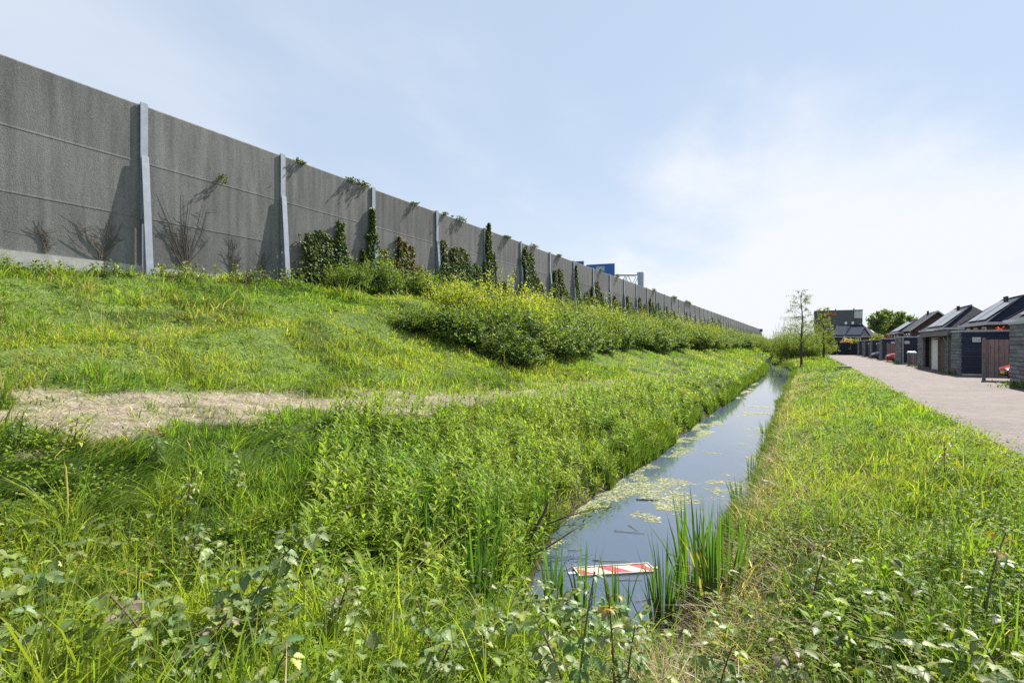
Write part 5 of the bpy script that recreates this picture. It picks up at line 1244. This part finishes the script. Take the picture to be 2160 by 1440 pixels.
# ------------------------------------------------------------------ houses
HSG = 'brick houses with dark roofs behind the sheds'
def house(loc, rz, L_, W_, ze, zr, r0, r1, label, brick='brick', panels=True, window=True, gable=False, over=.25):
    """local: x from the road side, y away from the camera; ridge along y from r0 to r1"""
    r = empty('house', loc, rz, label=label, cat='house', group=HSG)
    m = MB(); m.box(over, W_ - over, over, L_ - over, 0, ze - .05); wl = m.build('wall', M[brick], r, world=False)
    if gable:
        m = MB(); m.add([(over, over + .002, ze - .048), (W_ - over, over + .002, ze - .048), (W_ / 2, over + .002, zr - .12), (over, L_ - over, ze - .048), (W_ - over, L_ - over, ze - .048), (W_ / 2, L_ - over, zr - .12)], [(0, 1, 2), (5, 4, 3), (0, 2, 5, 3), (2, 1, 4, 5)]); m.build('gable', M[brick], r, world=False)
    th = .10; e = [(0, 0), (W_, 0), (W_, L_), (0, L_)]; m = MB()
    v = [(x, y, ze) for x, y in e] + [(W_ / 2, r0, zr), (W_ / 2, r1, zr)] + [(x, y, ze - th) for x, y in e]
    f = [(0, 4, 5, 3)[::-1], (1, 2, 5, 4), (0, 1, 4), (2, 3, 5), (6, 7, 1, 0), (7, 8, 2, 1), (8, 9, 3, 2), (9, 6, 0, 3), (6, 9, 8, 7)]
    if gable: f = [(0, 4, 5, 3)[::-1], (1, 2, 5, 4), (9, 6, 0, 3), (7, 8, 2, 1)]
    m.add(v, f); rf = m.build('roof', M['tiles'], r, world=False)
    m = MB(); g = .1
    if not gable:
        m.box(-g, W_ + g, -g, -.003, ze - .16, ze + .01); m.box(-g, -.003, 0, L_, ze - .16, ze + .01); m.box(W_ + .003, W_ + g, 0, L_, ze - .16, ze + .01); m.box(-g, W_ + g, L_ + .003, L_ + g, ze - .16, ze + .01)
    else:
        for s_ in (0, 1):
            xa = 0 if s_ == 0 else W_
            m.hexa([(xa, -.06, ze - .14), (W_ / 2, -.06, zr - .14), (W_ / 2, .0, zr - .14), (xa, .0, ze - .14), (xa, -.06, ze + .03), (W_ / 2, -.06, zr + .03), (W_ / 2, .0, zr + .03), (xa, .0, ze + .03)])
    m.build('gutter', M['trim'], r, world=False)
    # hip ridge strip
    if not gable:
        m = MB(); m.tube([(0, 0, ze + .02), (W_ / 2, r0, zr + .03), (W_ / 2, r1, zr + .03), (0, L_, ze + .02)], [.06, .06, .06, .06], 5); m.build('ridge_tiles', M['tiles'], r, world=False)
    if panels:
        def P(u, s_, z): # u along y share within the slope, s_ up the slope
            ya = (r0) * s_; yb = L_ + (r1 - L_) * s_; n_ = np.array([-(zr - ze), 0, W_ / 2]); n_ = n_ / np.linalg.norm(n_)
            p = np.array([W_ / 2 * s_, 0, ze + (zr - ze) * s_]) + n_ * z; p[1] = u; return p
        y0 = max(r0 * .55, .35) + .5; y1 = L_ - max((L_ - r1) * .75, .5) - .3; mid = (y0 + y1) / 2
        for (ya, yb, sa, sb) in ((y0, mid - .12, .10, .78), (mid + .12, y1, .10, .93)):
            m = MB(); m.hexa([P(ya, sa, .05), P(yb, sa, .05), P(yb, sb, .05), P(ya, sb, .05), P(ya, sa, .09), P(yb, sa, .09), P(yb, sb, .09), P(ya, sb, .09)][::1]); m.build('solar_panel', M['solar'], r, world=False)
    if window:
        n_ = np.array([0, -(zr - ze), r0]); n_ = n_ / np.linalg.norm(n_); m = MB(); c = np.array([W_ * .60, r0 * .42, ze + (zr - ze) * .42]); up = np.array([0, r0, zr - ze]); up = up / np.linalg.norm(up)
        q = [c + np.array([sx * .28, 0, 0]) + up * sy * .38 + n_ * .02 for sx, sy in ((-1, -1), (1, -1), (1, 1), (-1, 1))]
        m.hexa([*q, *[p + n_ * .05 for p in q]]); m.build('roof_window', M['white'], r, world=False)
    for k in range(2): m = MB(); m.tube([(W_ / 2 - .35, (r0 + r1) / 2 - .2 + k * .5, zr - .45), (W_ / 2 - .35, (r0 + r1) / 2 - .2 + k * .5, zr + .05)], [.06, .06], 8); m.tube([(W_ / 2 - .35, (r0 + r1) / 2 - .2 + k * .5, zr + .051), (W_ / 2 - .35, (r0 + r1) / 2 - .2 + k * .5, zr + .13)], [.085, .085], 8); m.build('flue', M['black'], r, world=False)
    for k in range(3):
        yy = L_ * (.2 + .27 * k); m = MB(); m.box(over - .06, over - .003, yy, yy + .9, ze - 1.25, ze - .25); wf = m.build('window', M['white'], r, world=False)
        m = MB(); m.box(over - .065, over - .061, yy + .1, yy + .8, ze - 1.15, ze - .35); m.build('pane', M['glass'], wf, world=False)
    return r
house((10.2, 33.0, 0), 0, 8.1, 4.4, 3.12, 4.95, 1.8, 6.3, 'nearest house at the right edge, just a corner of its solar roof')
house((10.2, 44.3, 0), 0, 7.3, 4.2, 3.15, 4.85, 1.7, 5.7, 'house with a steep solar roof behind the number plate shed', window=False)
house((10.2, 56.5, 0), 0, 11.0, 4.4, 3.15, 5.05, 2.2, 7.6, 'house with a solar roof and a roof window behind the porch')
house((10.2, 73.6, 0), 0, 6.3, 5.0, 3.3, 5.45, 0, 6.3, 'brown brick house with a plain gable facing the camera', brick='dark_brick', panels=False, window=False, gable=True)
house((10.2, 81.5, 0), 0, 10.2, 4.4, 3.3, 4.9, 2.0, 8.0, 'house with a small solar roof behind the red maple', window=False)
hx, hy = at(1837, 105)
house((hx, hy, 0), radians(65), 9.0, 5.6, 3.45, 5.75, 2.4, 7.0, 'far house with a grey solar roof, turned towards the black gate')

# ------------------------------------------------------------------ office block and hall far behind
of = empty('office_building', (12, 240, 0), label='dark office block with orange lettering far behind the houses', cat='building')
m = MB(); m.box(3.5, 16.4, 240, 262, 0, 14.7); m.box(16.4, 19.1, 240.4, 262, 0, 14.72); m.build('wall', M['office'], of)
m = MB(); m.box(16.45, 19.0, 240.2, 240.39, 11.8, 14.6); m.build('corner_glazing', M['trim'], of)
m = MB(); m.box(3.4, 19.2, 239.9, 262.1, 14.725, 14.95); m.build('roof_edge', M['office'], of)
for x in (13.4, 15.6): m = MB(); m.box(x, x + .75, 239.9, 239.997, 9.6, 10.5); m.build('window', M['white'], of)
m = MB()
for k in range(11): m.box(8.0 + k * .62, 8.3 + k * .62, 239.9, 239.997, 7.9, 8.2)
m.build('light_row', M['white'], of)
for x, h in ((10.5, .8), (16.5, .9)): m = MB(); m.box(x, x + .35, 245, 245.4, 14.955, 14.95 + h); m.build('roof_vent', M['office'], of)
text_mesh('lettering', 'NEFUS', 1.45, M['orange'], of, (8.6 - 12, -.12, 13.6), (pi / 2, 0, 0), .05, 1.0)
hl = empty('flat_hall', (9, 205, 0), label='low hall with a pale roof edge in front of the dark office', cat='building')
m = MB(); m.box(4, 14.6, 205, 225, 0, 5.6); m.build('wall', M['office'], hl); m = MB(); m.box(3.7, 14.9, 204.5, 225.2, 5.603, 6.1); m.build('roof', M['white'], hl)

# ------------------------------------------------------------------ trees
def tree(name, x, y, z, H, label, seed, cat='tree', crown=.5, spread=1.3, nleaf=3200, col=(.13, .17, .04), leaf=.09, low=.3, droop=.6, trunk_r=.09, lean=0.0, mat='shrub', nb=26, upb=.9, group=None, narrow=.3):
    r = empty(name, (x, y, z), label=label, cat=cat, group=group); q = np.random.default_rng(seed); m = MB(); fb = FB()
    tp = [np.array([x + lean * (t ** 2) * H + q.normal(0, .015) * H * t, y + q.normal(0, .012) * H * t, z - .1 + H * .94 * t]) for t in np.linspace(0, 1, 9)]
    m.tube(tp, [trunk_r * (1 - .9 * t) + .006 for t in np.linspace(0, 1, 9)], 8); m.build('trunk', M['bark'], r)
    bm = MB(); tips = []
    for b in range(nb):
        t = low + (1 - low) * (b + q.random()) / nb; p = tp[0] + (tp[-1] - tp[0]) * t; k = t * 8; i0 = min(int(k), 7); p = tp[i0] + (tp[i0 + 1] - tp[i0]) * (k - i0)
        a = b * 2.4 + q.normal(0, .5); ln = spread * (1.05 - .78 * ((t - low) / (1 - low))) * q.uniform(.65, 1.15)
        d = np.array([cos(a), sin(a), upb * q.uniform(.5, 1.2)]); d /= np.linalg.norm(d)
        p1 = p + d * ln * .5; p2 = p + d * ln + np.array([0, 0, -droop * ln * .3]); bm.tube([p, p1, p2], [trunk_r * .32 * (1 - t * .6), trunk_r * .2 * (1 - t * .6), .004], 5, cap=False)
        for s_ in range(4):
            u = q.uniform(.35, 1); pp = p1 + (p2 - p1) * (u - .5) * 2 if u > .5 else p + (p1 - p) * u * 2; e = pp + (d * .35 + q.normal(0, .4, 3) + np.array([0, 0, -droop * .35 + .1])) * ln * .55
            bm.tube([pp, (pp + e) / 2 + np.array([0, 0, .05 * ln]), e], [.010, .007, .003], 4, cap=False); tips.append((pp, e, ln))
    bm.build('branches', M['bark'], r)
    w_ = np.array([c for _, _, c in tips]); idx = q.choice(len(tips), nleaf, p=w_ / w_.sum()); A = np.array([a for a, _, _ in tips])[idx]; Bq = np.array([b for _, b, _ in tips])[idx]
    P = A + (Bq - A) * q.random(nleaf)[:, None] ** .7 + q.normal(0, 1, (nleaf, 3)) * .07 * w_[idx][:, None]; D = unit(q.normal(0, .7, (nleaf, 3)) + unit(Bq - A) * .6 + np.array([0, 0, -droop])); ln = leaf * q.uniform(.7, 1.3, nleaf)
    fb.leaves(P, D, rdir(nleaf), ln, ln * narrow, jit(col, nleaf, .25, .12), .1, .15); fb.build('crown', M[mat], r)
X, Y = at(1690, 56); tree('young_willow', X, Y, gz(X, Y) - .05, 8.6, 'tall slender young willow with a thin airy top at the water', 11, crown=.5, spread=2.5, nleaf=3600, leaf=.14, col=(.17, .20, .07), low=.22, droop=.9, trunk_r=.13, nb=30, narrow=.32)
X, Y = at(1737, 70); tree('young_willow', X, Y, gz(X, Y) - .05, 7.0, 'smaller yellow green young tree between the willow and the black gate', 12, spread=2.0, nleaf=4200, leaf=.17, col=(.24, .26, .07), low=.10, droop=.5, trunk_r=.13, nb=30, narrow=.4)
TG = 'leafy trees behind the houses'
for i, (px, zc, H, sp, lb) in enumerate(((1848, 132, 9.4, 4.0, 'dense green tree directly right of the office block'), (1872, 136, 10.2, 4.2, 'tallest dense green tree behind the far house'), (1897, 133, 9.6, 3.6, 'dense green tree in the middle of the group behind the houses'), (1918, 138, 9.0, 3.6, 'dense green tree left of the brown gable'), (1942, 120, 7.2, 2.6, 'pale thin tree just left of the brown gable'))):
    X, Y = at(px, zc); tree('leafy_tree', X, Y, 0, H, lb, 40 + i, spread=sp, nleaf=3600 if i < 4 else 1500, leaf=.46, col=(.155, .19, .085) if i < 4 else (.22, .26, .10), low=.22, droop=-.1, trunk_r=.25, nb=34, upb=1.2, group=TG, narrow=.62)
def bushlet(px, zc, z0, w_, h, col, label, cat='shrub', name='garden_shrub', n=900, leaf=.16):
    X, Y = at(px, zc); tree(name, X, Y, z0, h, label, int(px), cat, spread=w_, nleaf=n, col=col, leaf=leaf, low=.35, droop=0, trunk_r=.06, nb=18, upb=.8, narrow=.6, group='garden shrubs behind the sheds')
bushlet(1890, 80, 0, 1.7, 3.9, (.26, .05, .07), 'crimson maple behind the sheds in front of the small solar roof', n=1800, name='red_maple', cat='tree')
bushlet(1876, 84, 0, 1.3, 3.5, (.23, .045, .06), 'lower crimson maple left of the other', n=1100, name='red_maple', cat='tree')
bushlet(2112, 33.5, 0, .85, 2.95, (.62, .10, .05), 'orange red shrub showing above the number plate shed', n=1300, leaf=.11)
bushlet(1851, 84, 0, 1.5, 3.4, (.24, .23, .03), 'yellow green shrub above the far sheds', n=1400, leaf=.2)
bushlet(1838, 88, 0, 1.2, 2.7, (.20, .21, .03), 'small yellow green shrub left of the larger one above the far sheds', n=900, leaf=.2)
bushlet(1789, 100, 0, 1.6, 3.0, (.50, .33, .31), 'pink blossoming shrub above the black gate', n=1100, leaf=.2)
bushlet(1803, 98, 0, 1.3, 2.9, (.26, .25, .04), 'yellow green shrub right of the pink blossom', n=1000, leaf=.2)
def weeds(x, y, n, s_, seed, label):
    q = np.random.default_rng(seed); fb = FB(); P = np.stack([x + q.normal(0, s_, n), y + q.normal(0, s_ * .8, n), .02 + q.random(n) * s_ * .8], -1); ln = q.uniform(.06, .12, n)
    fb.leaves(P, unit(q.normal(0, .8, (n, 3)) + np.array([0, 0, .5])), rdir(n), ln, ln * .5, jit([.10, .16, .03], n, .25, .12)); tag(fb.build('weeds', M['herb']), label, 'weeds', 'weeds at the foot of the sheds')
weeds(7.45, 28.6, 320, .28, 501, 'leafy green weeds at the foot of the nearest shed'); weeds(7.5, 39.8, 160, .2, 502, 'weeds at the foot of the number plate shed'); weeds(7.5, 50.6, 110, .2, 503, 'weeds at the foot of the narrow shed by the porch'); weeds(7.5, 61.5, 200, .3, 504, 'weeds at the foot of the shed with the white downpipe')
